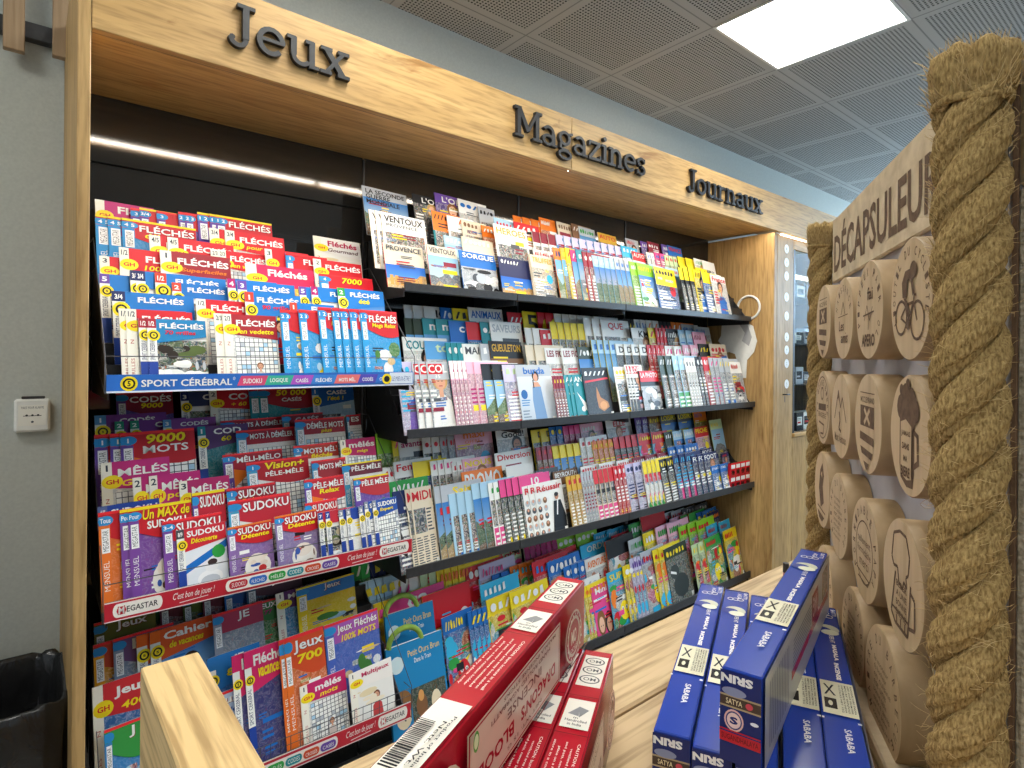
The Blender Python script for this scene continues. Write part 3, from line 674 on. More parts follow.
puz(T, [133, 139], 160, 271, cov_sc, 'F', '3/4', 'blue magazine with dark blue 3/4 tag', tagc='n', hdr=B_, w=A)
puz(T, [158], 232, 273, cov_sc, 'FLÉCHÉS', '1/2', 'blue arrow-word magazine with red 1/2 tag', tagc='d2402c', hdr=B_)
puz(T, [175], 235, 283, cov_sc, 'FLÉCHÉS', '2', 'low blue arrow-word magazine with red tag', tagc='d2402c', hdr='1c70c0')
puz(T, [232], 262, 279, cov_sc, 'FLÉ', '4', 'blue magazine with pink 4 tag', tagc='f', hdr=B_, w=A)
puz(T, [242], 302, 281, cov_sc, 'FLÉCHÉS', '3', 'blue arrow-word magazine with white letters', tagc='v', hdr=B_)
puz(T, [304], 322, 287, cov_sc, 'FL', '5', 'blue magazine with violet 5 tag', tagc='v', hdr=B_, w=A)
puz(T, [316], 346, 287, cov_sc, 'FLÉ', '4', 'blue magazine with magenta 4 tag', tagc='f', hdr=B_, w=A)
puz(T, [343], 398, 288, cov_sc, 'FLÉCHÉS', '2', 'blue summer magazine with green 2 tag', tagc='g', hdr=B_, sub='été', subc='y', art='people')
T = RA[1]
puz(T, [115], 200, 291, cov_sc, 'FLÉCHÉS', '3/4', 'large blue magazine with pink top line', tagc='n', hdr=B_, body='1c70c0', art='x')
puz(T, [200], 263, 299, cov_gh, 'FLÉCHÉS', '1/2', 'red arrow-word magazine beside the blue one')
puz(T, [250], 309, 292, cov_sc, 'FLÉCHÉS', '1', 'blue magazine with red number 90', tagc='d2402c', hdr=B_, sub='90 grilles', subc='r', art='people')
puz(T, [295], 330, 303, cov_sc, 'FL', '1', 'blue magazine with red round badge', tagc='d2402c', hdr=B_, w=A)
T = RA[0]
puz(T, [123, 129], 198, 309, cov_gh, 'FLÉCHÉS', '1/2', 'red arrow-word magazine with 1/2 tag', art='grid')
puz(T, [142, 150], 211, 319, cov_sc, 'FLÉCHÉS', '1/2', 'blue magazine with red 70 and coffee cups', tagc='b02838', hdr='1c80b8', sub='70 grilles', subc='d2202c')
puz(T, [219, 228], 284, 314, cov_gh, 'FLÉCHÉS', '2/3', 'dark red vedette magazine with smiling woman', hdr='a82430', sub='en vedette', subc='y', art='grid')
puz(T, [286], 312, 310, cov_ms, 'FL', '2 3', 'blue-spined magazine with red oval, leftmost of them', body='2a9ad8', w=A, art='sky')
puz(T, [305], 332, 310, cov_ms, 'FL', '2 3', 'blue-spined magazine with sale banner', body='2a9ad8', w=A, art='sky', sub='P')
puz(T, [325, 339, 347, 357, 367], 412, 310, cov_ms, 'FLÉCHÉS', '1 2', 'blue magazine with red oval and yellow slogan', body='2a9ad8', sub='Mega Relax', art='sky')
# --- middle rack
T = RB[6]
PU = '7a3a90'
puz(T, [120], 187, 393, cov_ms, 'CODÉS', '', 'dark red code-word magazine with yellow number', w=A, sub='9000', hdr='8e1b34')
puz(T, [185], 216, 393, cov_sc, 'CR', '3', 'dark crossword magazine', tagc='n', hdr='35406a', w=A)
puz(T, [214], 254, 391, cov_gh, 'CO', '2', 'red code-word magazine with yellow circle', w=A, sub='+ 60')
puz(T, [254, 263], 320, 389, cov_ms, 'CASÉS', '', 'red fill-in magazine with 50 000 in yellow', swap=True, sub='50 000', hdr='a8202c', body='1f8c98')
puz(T, [317], 361, 388, cov_sc, 'CASÉS', '1', 'blue summer fill-in magazine', tagc='b', hdr='1c60b0', sub="l'été !", subc='y', body='a9cfe6', art='x')
T = RB[5]
puz(T, [98], 172, 416, cov_sc, 'CODÉS', '1', 'purple code-word magazine with yellow ring', tagc='5a9ad0', hdr=PU, body=PU, art='x')
puz(T, [118, 134], 160, 421, cov_sc, 'CO', '2', 'purple code-word magazine with green tag', tagc='2f9a7a', hdr=PU, w=A, body=PU, art='x')
puz(T, [167], 222, 420, cov_sc, 'CODÉS', '3', 'violet code-word magazine', tagc='5a9ad0', hdr='8a4a98', body='6a3a80', art='x')
puz(T, [225], 295, 421, cov_ms, 'MOTS À DÉMÊLER', '', 'dark red unscramble magazine', hdr='9c2434', art='grid', oval=False)
puz(T, [287], 330, 415, cov_ms, 'CASÉS', '', 'dark red fill-in magazine', hdr='8e2434', art='grid', oval=False)
puz(T, [351], 366, 415, cov_ms, 'ES', '', 'narrow dark red magazine at the rack end', hdr='8e2434', art='grid', oval=False)
T = RB[4]
puz(T, [203], 228, 427, cov_sc, 'COD', '1', 'teal code-word magazine with yellow 60', tagc='t', hdr='5a3a70', sub='60', subc='y', body='1f7c88', w=A, art='x')
puz(T, [241], 302, 431, cov_ms, 'MOTS À DÉMÊLER', '', 'red unscramble magazine', hdr='a82434', art='grid', oval=False)
puz(T, [301], 353, 420, cov_ms, 'DÉMÊLE MOTS', '', 'red unscramble magazine with yellow line', hdr='a82434', art='grid', oval=False, sub='plus')
T = RB[3]
puz(T, [99, 115, 126], 203, 434, cov_ms, 'MOTS', '1', 'red magazine with big yellow 9000', sub='9000', hdr='c0202c', art='diag', swap=True)
puz(T, [228], 290, 455, cov_ms, 'MÊLI-MÊLO', '1', 'red medley magazine with blue tag', hdr='a82434', art='diag')
puz(T, [299], 346, 446, cov_ms, "MOTS MÊL'", '2', 'orange-red word medley magazine', hdr='c04030', art='grid', oval=False, sub='fléchés')
puz(T, [346], 383, 440, cov_gh, 'mêlés', '1', 'magenta mega medley magazine', hdr='c02868', sub='méga')
T = RB[2]
puz(T, [106], 177, 464, cov_gh, 'MÊLÉS', '1', 'large magenta word-search magazine', hdr='c02878', sub='Géants')
puz(T, [253], 318, 463, cov_ms, 'PÊLE-MÊLE', '1', 'red magazine with yellow vision title', hdr='b8202c', swap=True, sub='Vision+', art='grid', oval=True)
puz(T, [318], 354, 461, cov_ms, "MOTS MÊL'", '', 'red word medley magazine with green badge', hdr='a83038', art='grid')
puz(T, [348], 390, 464, cov_ms, 'PÊLE-MÊLE', '', 'dark medley magazine with yellow shrink band', hdr='702838', art='grid', oval=False, top='y')
T = RB[1]
puz(T, [139, 156], 209, 477, cov_gh, 'MÊLÉS', '2', 'magenta word-search magazine', hdr='c02878', sub='pour')
puz(T, [186], 238, 482, cov_gh, 'MÊLÉS', '3', 'magenta illustrated word-search magazine', hdr='b82868', sub='illustrés')
puz(T, [233], 284, 489, cov_ms, 'SUDOKU', '1', 'dark red sudoku magazine with yellow plus', hdr='a02434', sub='Evolution +', art='grid', oval=False)
puz(T, [311], 353, 480, cov_ms, 'PÊLE-MÊLE', '1', 'red relaxed medley magazine', hdr='c82838', sub='Relax', art='diag')
puz(T, [360], 397, 478, cov_ms, 'PÊLE MÊLE', '1', 'red medley magazine with yellow top, near rack end', hdr='b83038', art='sky', top='y')
T = Tier(RB[0].Y+.022, RB[0].Z+.001, 'middle left rack, behind front row')
puz(T, [104], 168, 508, cov_sc, 'SUDOKU', '4/5', 'blue and white sudoku magazine', tagc='5a6a9a', hdr='24449c', art='grid')
puz(T, [200], 234, 494, cov_ms, 'SUDOKU', '', 'red and yellow sudoku magazine with shrink band', hdr='c02838', top='y', art='sky')
puz(T, [235], 300, 502, cov_ms, 'SUDOKU', '', 'low red sudoku magazine', hdr='c02838', art='grid')
puz(T, [312], 346, 503, cov_ms, 'SUDOKU', '', 'red sudoku magazine behind the grid-patterned one', hdr='c83038', art='grid')
T = RB[0]
puz(T, [104], 130, 514, cov_ms, 'F', 'Tous', 'orange magazine with round photo', body='e8762a', w=A, sub='', art='sky', hdr='c8202c')
puz(T, [126, 134], 170, 510, cov_ms, 'SUDOKU', 'Pour', 'purple sudoku magazine with cartoon dog', swap=True, sub='Un MAX de', top='y', w=A, body='7a489c')
puz(T, [168], 200, 522, cov_ms, 'SUDOKU', '3-4', 'purple-spined sudoku magazine', w=A, body='7a489c')
puz(T, [182], 233, 530, cov_sc, 'SUDOKU', '8/9', 'red and blue sudoku magazine with snowman', tagc='4a4a50', hdr='d02838', sub='Découverte', subc='y', art='snow')
puz(T, [233], 279, 527, cov_ms, 'SUDOKU', '1', 'purple and red sudoku magazine with puppy', top='o', sub='Détente', body='8a68a8')
puz(T, [281], 325, 516, cov_ms, 'SUDOKU', '1', 'grey-purple sudoku magazine with puppy, right of the other', top='o', sub='Détente', body='8a78a8')
puz(T, [324, 331], 346, 511, cov_sc, 'SU', '7', 'red sudoku magazine with yellow ring', tagc='24449c', hdr='c02838', w=.1)
puz(T, [345, 352, 365], 378, 506, cov_sc, 'SU', '3', 'white sudoku magazine with dark blue corner', tagc='8a94a0', hdr='24449c', w=.1, art='x')
puz(T, [371, 379], 405, 500, cov_sc, 'SUDOKU', '2', 'white sudoku magazine with dark red pyramid', tagc='8a94a0', hdr='2450a8', sub='Expert', subc='y', art='grid')
# --- lowest rack
T = RC[5]
puz(T, [134], 166, 604, cov_ms, 'Jeux', '', 'dark green games magazine', hdr='2a6a3a', body='2a6a3a', w=A, art='x')
puz(T, [165], 190, 602, cov_ms, '7', '', 'dark red games magazine with 7', hdr='6a2838', body='6a3848', w=A, art='x')
puz(T, [188], 212, 598, cov_ms, '24', '', 'dark yellow-green games magazine', hdr='5a6a2a', body='4a5a2a', w=A, art='x')
puz(T, [208], 235, 592, cov_ms, 'Z', '', 'dark crimson games magazine', hdr='6a2838', body='7a3848', w=A, art='x')
puz(T, [230], 262, 590, cov_ms, '', '', 'blue games magazine', hdr='2a5aa0', body='2a6ab0', w=A, art='x')
puz(T, [252], 310, 583, cov_ms, 'Jeux', '', 'dark teal and red games magazine', hdr='5a3a48', body='3a5a78', art='x')
T = RC[4]
puz(T, [100], 140, 624, cov_ms, 'Jeux', '', 'olive games magazine', hdr='6a6a2a', body='5a5a2a', w=A, art='x')
puz(T, [243, 249, 254, 259], 284, 603, cov_ms, 'JEUX', '', 'green games magazine with pink 77', hdr='3a7a40', body='4a8a48', sub='77', subc='f', art='x')
puz(T, [283], 335, 593, cov_gh, 'Multilogic', '1', 'purple logic magazine', hdr='5a2868', body='3a8ac0', art='x')
puz(T, [303], 364, 588, cov_ms, 'Jeux', '', 'yellow-framed blue games magazine with woman in red', hdr='2a7ac8', body='f0d020', oval=False, art='sky', top='y')
T = RC[3]
puz(T, [100], 125, 646, cov_ms, 'JE', '', 'red and yellow games magazine with 70', hdr='c84830', body='e8a020', sub='70', w=A, art='x')
puz(T, [120], 145, 640, cov_ms, 'Fléc', '', 'purple-grey arrow-word magazine with 400', hdr='6a4878', body='8898b0', sub='400', w=A, art='x')
puz(T, [143, 157], 224, 633, cov_sc, 'Cahier', '', 'orange holiday workbook', tagc='e86a20', hdr='e05a28', body='4aa0d0', sub='de vacances', subc='y', art='people')
puz(T, [221], 246, 615, cov_ms, 'JE', '', 'grey and dark pink games magazine', hdr='b03a58', body='98a0b0', w=A, art='x', oval=False)
T = RC[1]
puz(T, [334], 391, 626, cov_ms, 'Jeux Fléchés', '', 'purple and pink magazine promising 100% words', hdr='a858b0', body='4a68c0', sub='100% MOTS', subc='y', art='sky', oval=False)
T = RC[1]
puz(T, [100], 146, 690, cov_gh, 'Jeux', '', 'red and blue games magazine behind the oak post', hdr='d03038', body='3a78c0', sub='400', w=A, art='x')
puz(T, [216], 248, 660, cov_sc, 'JE', '', 'blue games magazine with yellow 850', tagc='2a78c0', hdr='2a78c0', body='2a68b0', sub='850', subc='y', w=A, art='x')
T = RC[0]
puz(T, [243, 256], 302, 655, cov_sc, 'Fléchés', '', 'pink holiday magazine with yellow 300', tagc='d82868', hdr='d82868', body='3a3a78', sub='vacances', subc='y', art='x')
puz(T, [291, 296], 338, 641, cov_ms, 'Jeux', '', 'orange holiday games magazine with 700', hdr='d85028', body='e8722a', sub='700', art='x')
T = RC[0]
puz(T, [112], 143, 731, cov_ms, 'J', '', 'small blue and green magazine', hdr='3a9a48', body='3a88c8', w=.1, art='sky')
puz(T, [196], 262, 706, cov_ms, 'Jeux', '', 'navy holiday magazine with yellow band', hdr='b8cce8', body='28386a', sub='Évasion', subc='2450a8', art='sky')
puz(T, [308], 356, 685, cov_gh, 'mêlés', '1', 'magenta word-search magazine with laughing woman', hdr='c82868', sub='mots')
puz(T, [357], 402, 672, cov_gh, 'Multijeux', '1', 'white multi-game magazine with red title', hdr='f4efe8', sub='', art='lady')

# ------------------------------------------------------------------ right side: four levels of stepped black shelves, three bays
LV = []
def lipz(u0, v0, u1, v1, Y): return (atY(u0, v0, Y).z+atY(u1, v1, Y).z)/2
specs = [('top', 1.885, lipz(405, 284, 745, 315, 1.875), .030), ('second', 1.855, lipz(413, 429, 760, 401, 1.845), .033), ('third', 1.855, lipz(413, 566, 757, 481, 1.845), .036), ('lowest', 1.875, lipz(585, 640, 758, 569, 1.865), .042)]
XM0 = atY(404, 300, 1.87).x+.002
bays = [(XM0, XY(517, 1.87)), (XY(517, 1.87), XY(624, 1.88)), (XY(624, 1.88), XE-.004)]
BAYN = ['left bay', 'middle bay', 'right bay']
TN = ['front', 'second', 'third', 'back']
for nm, Y0, zl, lh in specs:
    zb = zl-lh+.010; rise = .068 if nm != 'top' else .070
    Ys = [Y0+.055*i for i in range(4)]; Zs = [zb+rise*i for i in range(4)]
    for (a, b), bn in zip(bays, BAYN):
        tray('magazine_shelf', a, b, Ys, Zs, Y0-.012, 2.168, zl, zl-lh, 'stepped black shelf with a narrow front lip, %s level in the %s' % (nm, bn))
    LV.append([Tier(Ys[i], Zs[i], '%s shelf, %s row' % (nm, TN[i])) for i in range(4)])
TOYS = ['d2202c', 'f6dc1e', '35b4e0', '2fa046', 'e8478e', 'ee7d22', 'f2f2ee']
SKIN = ['d9a080', 'c88a68', 'e8b898']
def cov_gen(w, h, title, bg, tc, art='m', band=None, sub=None, rnd=random, d=.0035, spine=None, big=False, tab=None):
    c = Cov(w, h, d, spine or bg, bg=bg, a=.0)
    if art == 'm':     # mixed: pictures, boxes and lines of type
        art = rnd.choice('pplobx')
    if art == 'p':
        c.rect(.0, .0, 1, .82, bg, .5); c.person(.45+.2*rnd.random(), 0, .84, rnd.choice(SKIN), rnd.choice(['3a2418', '8a5a30', 'c8a060', '201818']), rnd.choice(['b', 'r', 'k', 'w', 'v', 't', 'p']), .1); c.lines(.04, .3, .34, .62, 5, tc if tc != bg else 'w', rnd)
    elif art == 'l': c.land(.0, .0, 1, .78, rnd=rnd, sky=rnd.choice(['59a0d8', '2f78c0', '8ab8d8', '4a88b8']), low=rnd.choice(['a9cfe6', 'e0d0b0', 'c8d8c8']), hill=rnd.choice(['5f7f4a', '3f5f3a', '8a7850', '6a7078']), near=rnd.choice(['b89a62', '4a6a3a', '6a5038', 'a0a890']))
    elif art == 'o': c.rect(.06, .08, .94, .66, rnd.choice(['d', 'u', 'e', 'a', 'm', 'x']), .75); c.lines(.1, .1, .5, .24, 3, 'w', rnd)
    elif art == 'b':
        c.rect(.02, .35, .98, .74, 'u', .85); c.rect(.02, .02, .48, .33, rnd.choice(TOYS), .1); c.rect(.5, .02, .98, .33, 'e', .8); c.lines(.05, .06, .44, .28, 3, 'w', rnd)
    elif art == 'x': c.rect(0, 0, 1, .72, bg, .6); c.lines(.06, .08, .6, .5, 7, 'w', rnd); c.disc(.75, .5, .14, rnd.choice(['y', 'r', 'c']))
    elif art == 't':    # toys and cartoons
        c.rect(0, 0, 1, .8, bg, .45); c.blob(.02, .02, .98, .76, TOYS, 20, rnd, .6); c.ell(.5, .3, .2, .16, rnd.choice(TOYS)); c.disc(.42, .34, .05, 'w'); c.disc(.58, .34, .05, 'w'); c.disc(.42, .34, .02, 'k'); c.disc(.58, .34, .02, 'k')
    elif art == 'c': c.rect(0, 0, 1, .74, rnd.choice(['s', 'd', 'i']), .5); c.car(.5, .3, .8, rnd.choice(['r', 'b', 's', 'y'])); c.car(.45, .12, .5, rnd.choice(['w', 'o', 'k'])); c.lines(.05, .5, .5, .7, 3, 'y', rnd)
    elif art == 'n':    # newsprint columns
        for i in range(3): c.lines(.06+.31*i, .04, .33+.31*i, .40, 12, 'd', rnd)
        c.rect(.06, .44, .6, .74, 'd', .6); c.lines(.64, .44, .94, .74, 7, 'd', rnd)
    elif art == 'g':    # grey portraits beside a seated man
        for i in range(5):
            for j in range(2): c.disc(.1+.2*j, .1+.145*i, .07, ['d', 's', 'u'][(i+j) % 3]); c.disc(.1+.2*j, .12+.145*i, .035, 'd9a080')
        c.poly([(.45, .02), (.95, .05), (.98, .3), (.85, .62), (.6, .62), (.52, .3)], '15171c'); c.poly([(.68, .35), (.76, .62), (.72, .62), (.64, .36)], 'w'); c.ell(.72, .7, .07, .065, 'c88a68'); c.ell(.72, .735, .075, .04, '1a1410'); c.rect(.5, .02, .98, .12, '23262e')
    elif art == 'd':    # portrait of a woman standing in a long blue dress
        c.grad(0, 0, 1, .8, 'b8c4d0', 'd8dde4'); c.poly([(.38, .0), (.72, .0), (.66, .45), (.64, .62), (.40, .62), (.36, .4)], '6f93bd'); c.poly([(.40, .62), (.64, .62), (.58, .7), (.46, .7)], 'd9a080'); c.ell(.52, .80, .1, .09, '2a1a14'); c.ell(.52, .78, .065, .07, 'd9a080'); c.rect(.42, .6, .45, .74, '2a1a14'); c.disc(.14, .5, .09, '1c5fa4'); c.lines(.04, .3, .3, .42, 3, '4a8ac0', rnd); c.lines(.04, .05, .3, .25, 4, '8090a0', rnd)
    elif art == 'v':    # white dove over blue
        c.poly([(.12, .62), (.5, .36), (.62, .3), (.95, .58), (.78, .26), (.6, .16), (.42, .22), (.3, .4)], 'f4f4f4'); c.ell(.35, .24, .1, .06, 'f4f4f4'); c.blob(.05, .0, .95, .14, ['z', 'e', 'u'], 6, rnd); c.disc(.2, .78, .05, 'w')
    elif art == 'a':    # airplane
        c.grad(0, 0, 1, .74, 'd8e8f0', '2a78c8'); c.blob(.0, .0, 1, .28, ['g', 'x', 'w', 'e'], 8, rnd); c.poly([(.05, .42), (.8, .12), (.95, .14), (.9, .24), (.15, .54)], 'f4f4f4'); c.poly([(.5, .32), (.2, .12), (.32, .12), (.66, .26)], 'w'); c.poly([(.12, .5), (.06, .66), (.16, .66), (.22, .5)], 'r')
    elif art == 'k':    # crowd
        c.rect(0, 0, 1, .64, 's', .35); c.blob(.0, .0, 1, .6, ['k', 'w', 's', 'd'], 26, rnd, .3)
    elif art == 'f':    # village and sea
        c.land(0, 0, 1, .52, '1f5fc0', '59a0d8', hill='c89a58', near='e0b878'); [c.rect(.08+.12*i, .06, .16+.12*i, .2+.1*rnd.random(), 'd8a050') for i in range(7)]
    elif art == 'h':    # horn in a dark cover
        c.rect(.05, .05, .95, .8, '16161c', .06); c.poly([(.45, .62), (.55, .4), (.8, .3), (.84, .2), (.6, .12), (.42, .2), (.4, .42)], 'b87838'); c.ell(.62, .24, .14, .08, 'd89850'); c.poly([(.05, .7), (.95, .76), (.95, .8), (.05, .74)], 'r')
    elif art == 'j':    # gold jewels / necklace on dark
        c.rect(.0, .0, 1, .8, '2a2622', .2); c.ell(.5, .4, .3, .25, 'z'); c.ell(.5, .42, .22, .18, '2a2622')
    elif art == 'z':    # two cartoon girls
        c.ell(.3, .3, .22, .24, '8a5a30'); c.ell(.3, .26, .14, .15, 'f0c0a0'); c.ell(.7, .24, .22, .22, '1a1418'); c.ell(.7, .2, .14, .14, 'e0a888'); c.rect(.05, .72, .9, .76, 'w')
        for q in (.25, .35, .65, .75): c.disc(q, .24, .02, 'k')
    elif art == 'q':    # dinosaur shapes
        c.rect(0, 0, 1, .8, 'x', .5); c.ell(.5, .3, .34, .2, '2a3434'); c.ell(.3, .56, .2, .12, '343e3c'); c.poly([(.12, .56), (.36, .5), (.36, .54), (.14, .6)], 'w')
    if tab: c.rect(0, .74, 1, 1, bg); c.rect(.06, .82, .72, .97, tab)
    if band: c.rect(.0, .74 if not big else .6, 1, 1, band)
    light = bg in 'wseqaih' 
    if art == 't':
        c.busy(.04, .04, .96, .74, 7, ['w', 'y', 'r', 'b', 'k', 'g', 'p', 'c'], rnd); c.disc(.82, .66, .09, rnd.choice(['y', 'r', 'w']))
    elif art not in 'gdvhnkjzq': c.busy(.04, .05, .96, .80, 6, (['k', 'r', 'd', 'b', 'm', 'y'] if light else ['w', 'y', 'w', tc]), rnd)
    if not title and art not in 'gn': c.mast(.06, .84, .9 if rnd.random() < .6 else .65, .95, tc, rnd, rnd.randrange(4, 8))
    if title:
        c.text(title, .06, .84 if not big else .66, .94, .955, tc, .02)
    if sub: c.text(sub, .1, .76 if not big else .5, .8, .815 if not big else .6, tc, .0)
    c.rect(.86, .02, .97, .1, 'w'); 
    return c
def look_of(bg, tc, art):
    a = dict(p='person on it', l='landscape photo', o='framed photo', b='picture boxes', x='round badge', t='cartoon figures', c='cars', n='news columns', m='mixed photos').get(art, 'photo')
    return '%s magazine, %s title, %s' % (CNAME.get(bg, 'pale'), CNAME.get(tc, 'coloured'), a)
cntlook = {}
def fill(level, tier, items, auto=True, u_lo=None, u_hi=None, gaps=(), pool='adult', dh=.275):
    T = LV[level][tier]; nmz = 'comic_magazine' if pool == 'kids' else 'magazine'; catz = "children's magazine" if pool == 'kids' else 'magazine'
    items = list(items); rnd = random.Random(level*10+tier)
    if auto:
        cov_ = sorted([(i[0], i[1]) for i in items]+list(gaps)); cur = u_lo; new = []
        def gen(a, b):
            while b-a > 3:
                wpx = rnd.uniform(12, 26) * (1.0 if a < 600 else .8); e = min(b, a+wpx); e = b if b-e < 6 else e
                if pool == 'kids': bg = rnd.choice('ryocgpbwl'); tc = rnd.choice('wryb' if bg not in 'ryb' else 'wy' if bg != 'y' else 'rb'); art = 't'
                else: bg = rnd.choice('wwwwssekbrnatyqi'); tc = rnd.choice('rbkp') if bg in 'wseyaqi' else rnd.choice('wy'); art = rnd.choice('pplobxm')
                n = rnd.choice([1, 1, 2, 3]) if e-a > 12 else 1
                new.append((a, e, n, rnd.choice(['', 'MAG', 'VIE', 'ART', 'INFO', 'STYLE', 'SPORT', 'JEUX', 'ICI', 'LOISIRS']) if False else '', bg, tc, art)); a = e
        for a, b in cov_:
            if a-cur > 4: gen(cur, a)
            cur = max(cur, b)
        if u_hi-cur > 4: gen(cur, u_hi)
        items += new
    items.sort(key=lambda i: i[0]); prev = None
    xmax = XE-.012
    for idx, it in enumerate(items):
        u0, u1, n, title, bg, tc, art = it[:7]; kw = dict(it[7]) if len(it) > 7 else {}
        v = kw.pop('v', None); lk = kw.pop('look', None); tab = kw.pop('tab', None); hh = kw.pop('h', None); wid = kw.pop('w', None); full = kw.pop('full', False); lf = kw.pop('lefts', None)
        x0 = XY(u0, T.Y); x1 = XY(u1, T.Y)
        step = (x1-x0)/n
        if v: hh = max(.14, min(.36, (atY(u0, v, T.Y+.04).z-T.Z)/math.cos(LEAN)))
        elif not hh: hh = dh*rnd.uniform(.93, 1.05)
        nom = hh*.74
        if full: wlast = x1-x0-step*(n-1) if n == 1 else None
        lastx = x0+step*(n-1)
        w = (x1-x0) if (n == 1 and (full or (x1-x0) > nom*.8)) else nom
        if wid: w = wid
        if isinstance(full, float): w = full
        if lf: lastx = XY(lf[-1], T.Y); w = x1-lastx; step = XY(lf[1], T.Y)-x0; n = len(lf)
        w = min(w, xmax-lastx)
        if w < .015: continue
        d = .0022 if step < .03 else .0035
        if step*math.sin(YAWM) < .0026: d = max(.0008, step*math.sin(YAWM)*.85)
        T.Z  # noqa
        if not lk: lk = look_of(bg, tc, art if n == 1 or True else art)
        if prev and (len(lk.split()) < 9): full_l = '%s, right of %s one' % (lk, prev)
        else: full_l = lk
        if len((full_l+' '+T.where).split()) > (16 if n == 1 else 15): full_l = lk
        key = (full_l, T.where); cntlook[key] = cntlook.get(key, 0)+1
        if cntlook[key] > 1: full_l = '%s, %s such' % (' '.join(lk.split()[:9]).rstrip(','), ORD[cntlook[key]-1])
        lefts_x = [x0+step*i for i in range(n)] if not lf else [XY(q, T.Y) for q in lf]
        if tab: kw['tab'] = tab
        cv = cov_gen(w/math.cos(YAWM)*.995, hh, title, bg, tc, art, rnd=rnd, **{**dict(d=d), **kw}); src = None
        for i, x in enumerate(lefts_x):
            if src is None: o = src = cv.mb.build(nmz, PRINT)
            else: o = src.copy(); COL.objects.link(o)
            o.location = (x+.0015, T.Y, T.Z+.0006); o.rotation_euler = (-LEAN, rnd.uniform(-.008, .008), YAWM)
            where = T.where
            o['label'] = ('%s, %s' % (full_l, where)) if n == 1 else ('fanned %s, %s' % (full_l, where))
            o['category'] = catz
            o['group'] = ('copies of %s, %s' % (full_l, where)) if n > 1 else 'magazines in the '+T.where
        prev = CNAME.get(bg, 'pale')
D = dict
# ---- top shelf
fill(0, 3, [
 (366, 414, 1, 'LA SECONDE\nGUERRE\nMONDIALE', 's', 'k', 'l', D(v=186, look='tall grey war-history magazine', big=True)),
 (417, 439, 1, "L'O", 'k', 'w', 'p', D(v=194)), (440, 462, 1, "L'OE", 'v', 'w', 'p', D(v=193)), (463, 482, 1, '', 'w', 'b', 'x', D(v=199, band='w')), (483, 497, 1, '', 's', 'k', 'o', D(v=207, w=.1)),
 (518, 545, 3, 'ICI', 'o', 'w', 'o', D(v=216, band='o')), (545, 561, 1, '', 'o', 'w', 'x', D(v=218, w=.12, band='o')), (562, 576, 1, '', 'e', 'u', 'o', D(v=222)), (577, 584, 1, '', 'u', 'w', 'o', D(v=224)), (584, 601, 1, '', 's', 'g', 'l', D(v=227, w=.14)),
 (603, 630, 1, 'AUTO', 'e', 'r', 'j', D(v=233, band='z', w=.17)), (631, 646, 1, '', 's', 'r', 'p', D(v=239)), (646, 653, 1, '', 'v', 'w', 'p', D(v=242)), (653, 667, 1, '', 'm', 'w', 'x', D(v=242)), (667, 673, 1, '', 'v', 'w', 'p', D(v=245)), (673, 693, 1, 'FRANCE', 'b', 'r', 'x', D(v=246, w=.17))],
 auto=False)
fill(0, 2, [
 (436, 452, 1, '', 't', 'k', 'o', D(v=211, band='o', big=True)), (452, 466, 1, 'A', 'w', 'o', 'o', D(v=216)), (466, 486, 1, '', 'e', 'u', 'o', D(v=220)), (486, 500, 1, '', 'o', 'w', 'x', D(v=226)), (500, 520, 1, '', 'a', 'r', 'l', D(v=218)), (520, 537, 1, '', 'r', 'w', 'p', D(v=222)),
 (537, 561, 3, '', 'w', 'm', 'o', D(v=232, band='m')), (561, 627, 9, 'CC', 'a', 'b', 'l', D(v=235, band='h')), (627, 637, 1, '', 'c', 'w', 'x', D(v=246)), (637, 652, 1, 'AUTO', 'w', 'w', 'o', D(v=252, band='r')), (652, 660, 2, '', 'w', 'b', 'p', D(v=253)), (660, 670, 2, '', 'p', 'b', 'p', D(v=253)), (670, 683, 3, '', 'i', 'r', 'x', D(v=256)), (683, 699, 2, '', 'k', 'y', 'x', D(v=257, band='y')), (700, 708, 1, '', 'w', 'g', 'p', D(v=259)), (708, 723, 1, '', 'w', 's', 'n', D(v=261, w=.17))],
 auto=False)
fill(0, 1, [
 (375, 434, 3, 'VENTOUX', 'w', 'k', 'o', D(v=210, spine='z', look='white-and-blue mountain guide with yellow spine', sub='PROVENCE', band='w', lefts=[374, 380, 386])),
 (448, 466, 1, '', 'a', 'w', 'l', D(v=236)), (466, 501, 1, '', 'e', 'w', 'f', D(v=237)), (501, 538, 1, 'HEROES', 'w', 'z', 'o', D(v=224, look='white magazine with gold masthead')),
 (538, 561, 3, '', 'w', 'r', 'p', D(v=250)), (561, 600, 4, 'GEO', 'a', 'b', 'l', D(v=250)), (600, 638, 4, '', 'w', 'b', 'l', D(v=254)), (638, 686, 3, '', 'a', 'r', 'l', D(v=262)), (686, 702, 2, '', 'k', 'y', 'o', D(v=266, band='y')), (702, 716, 1, '', 'y', 'r', 'o', D(v=268)), (716, 735, 1, '', 'w', 'o', 'p', D(v=274, w=.15))],
 auto=False)
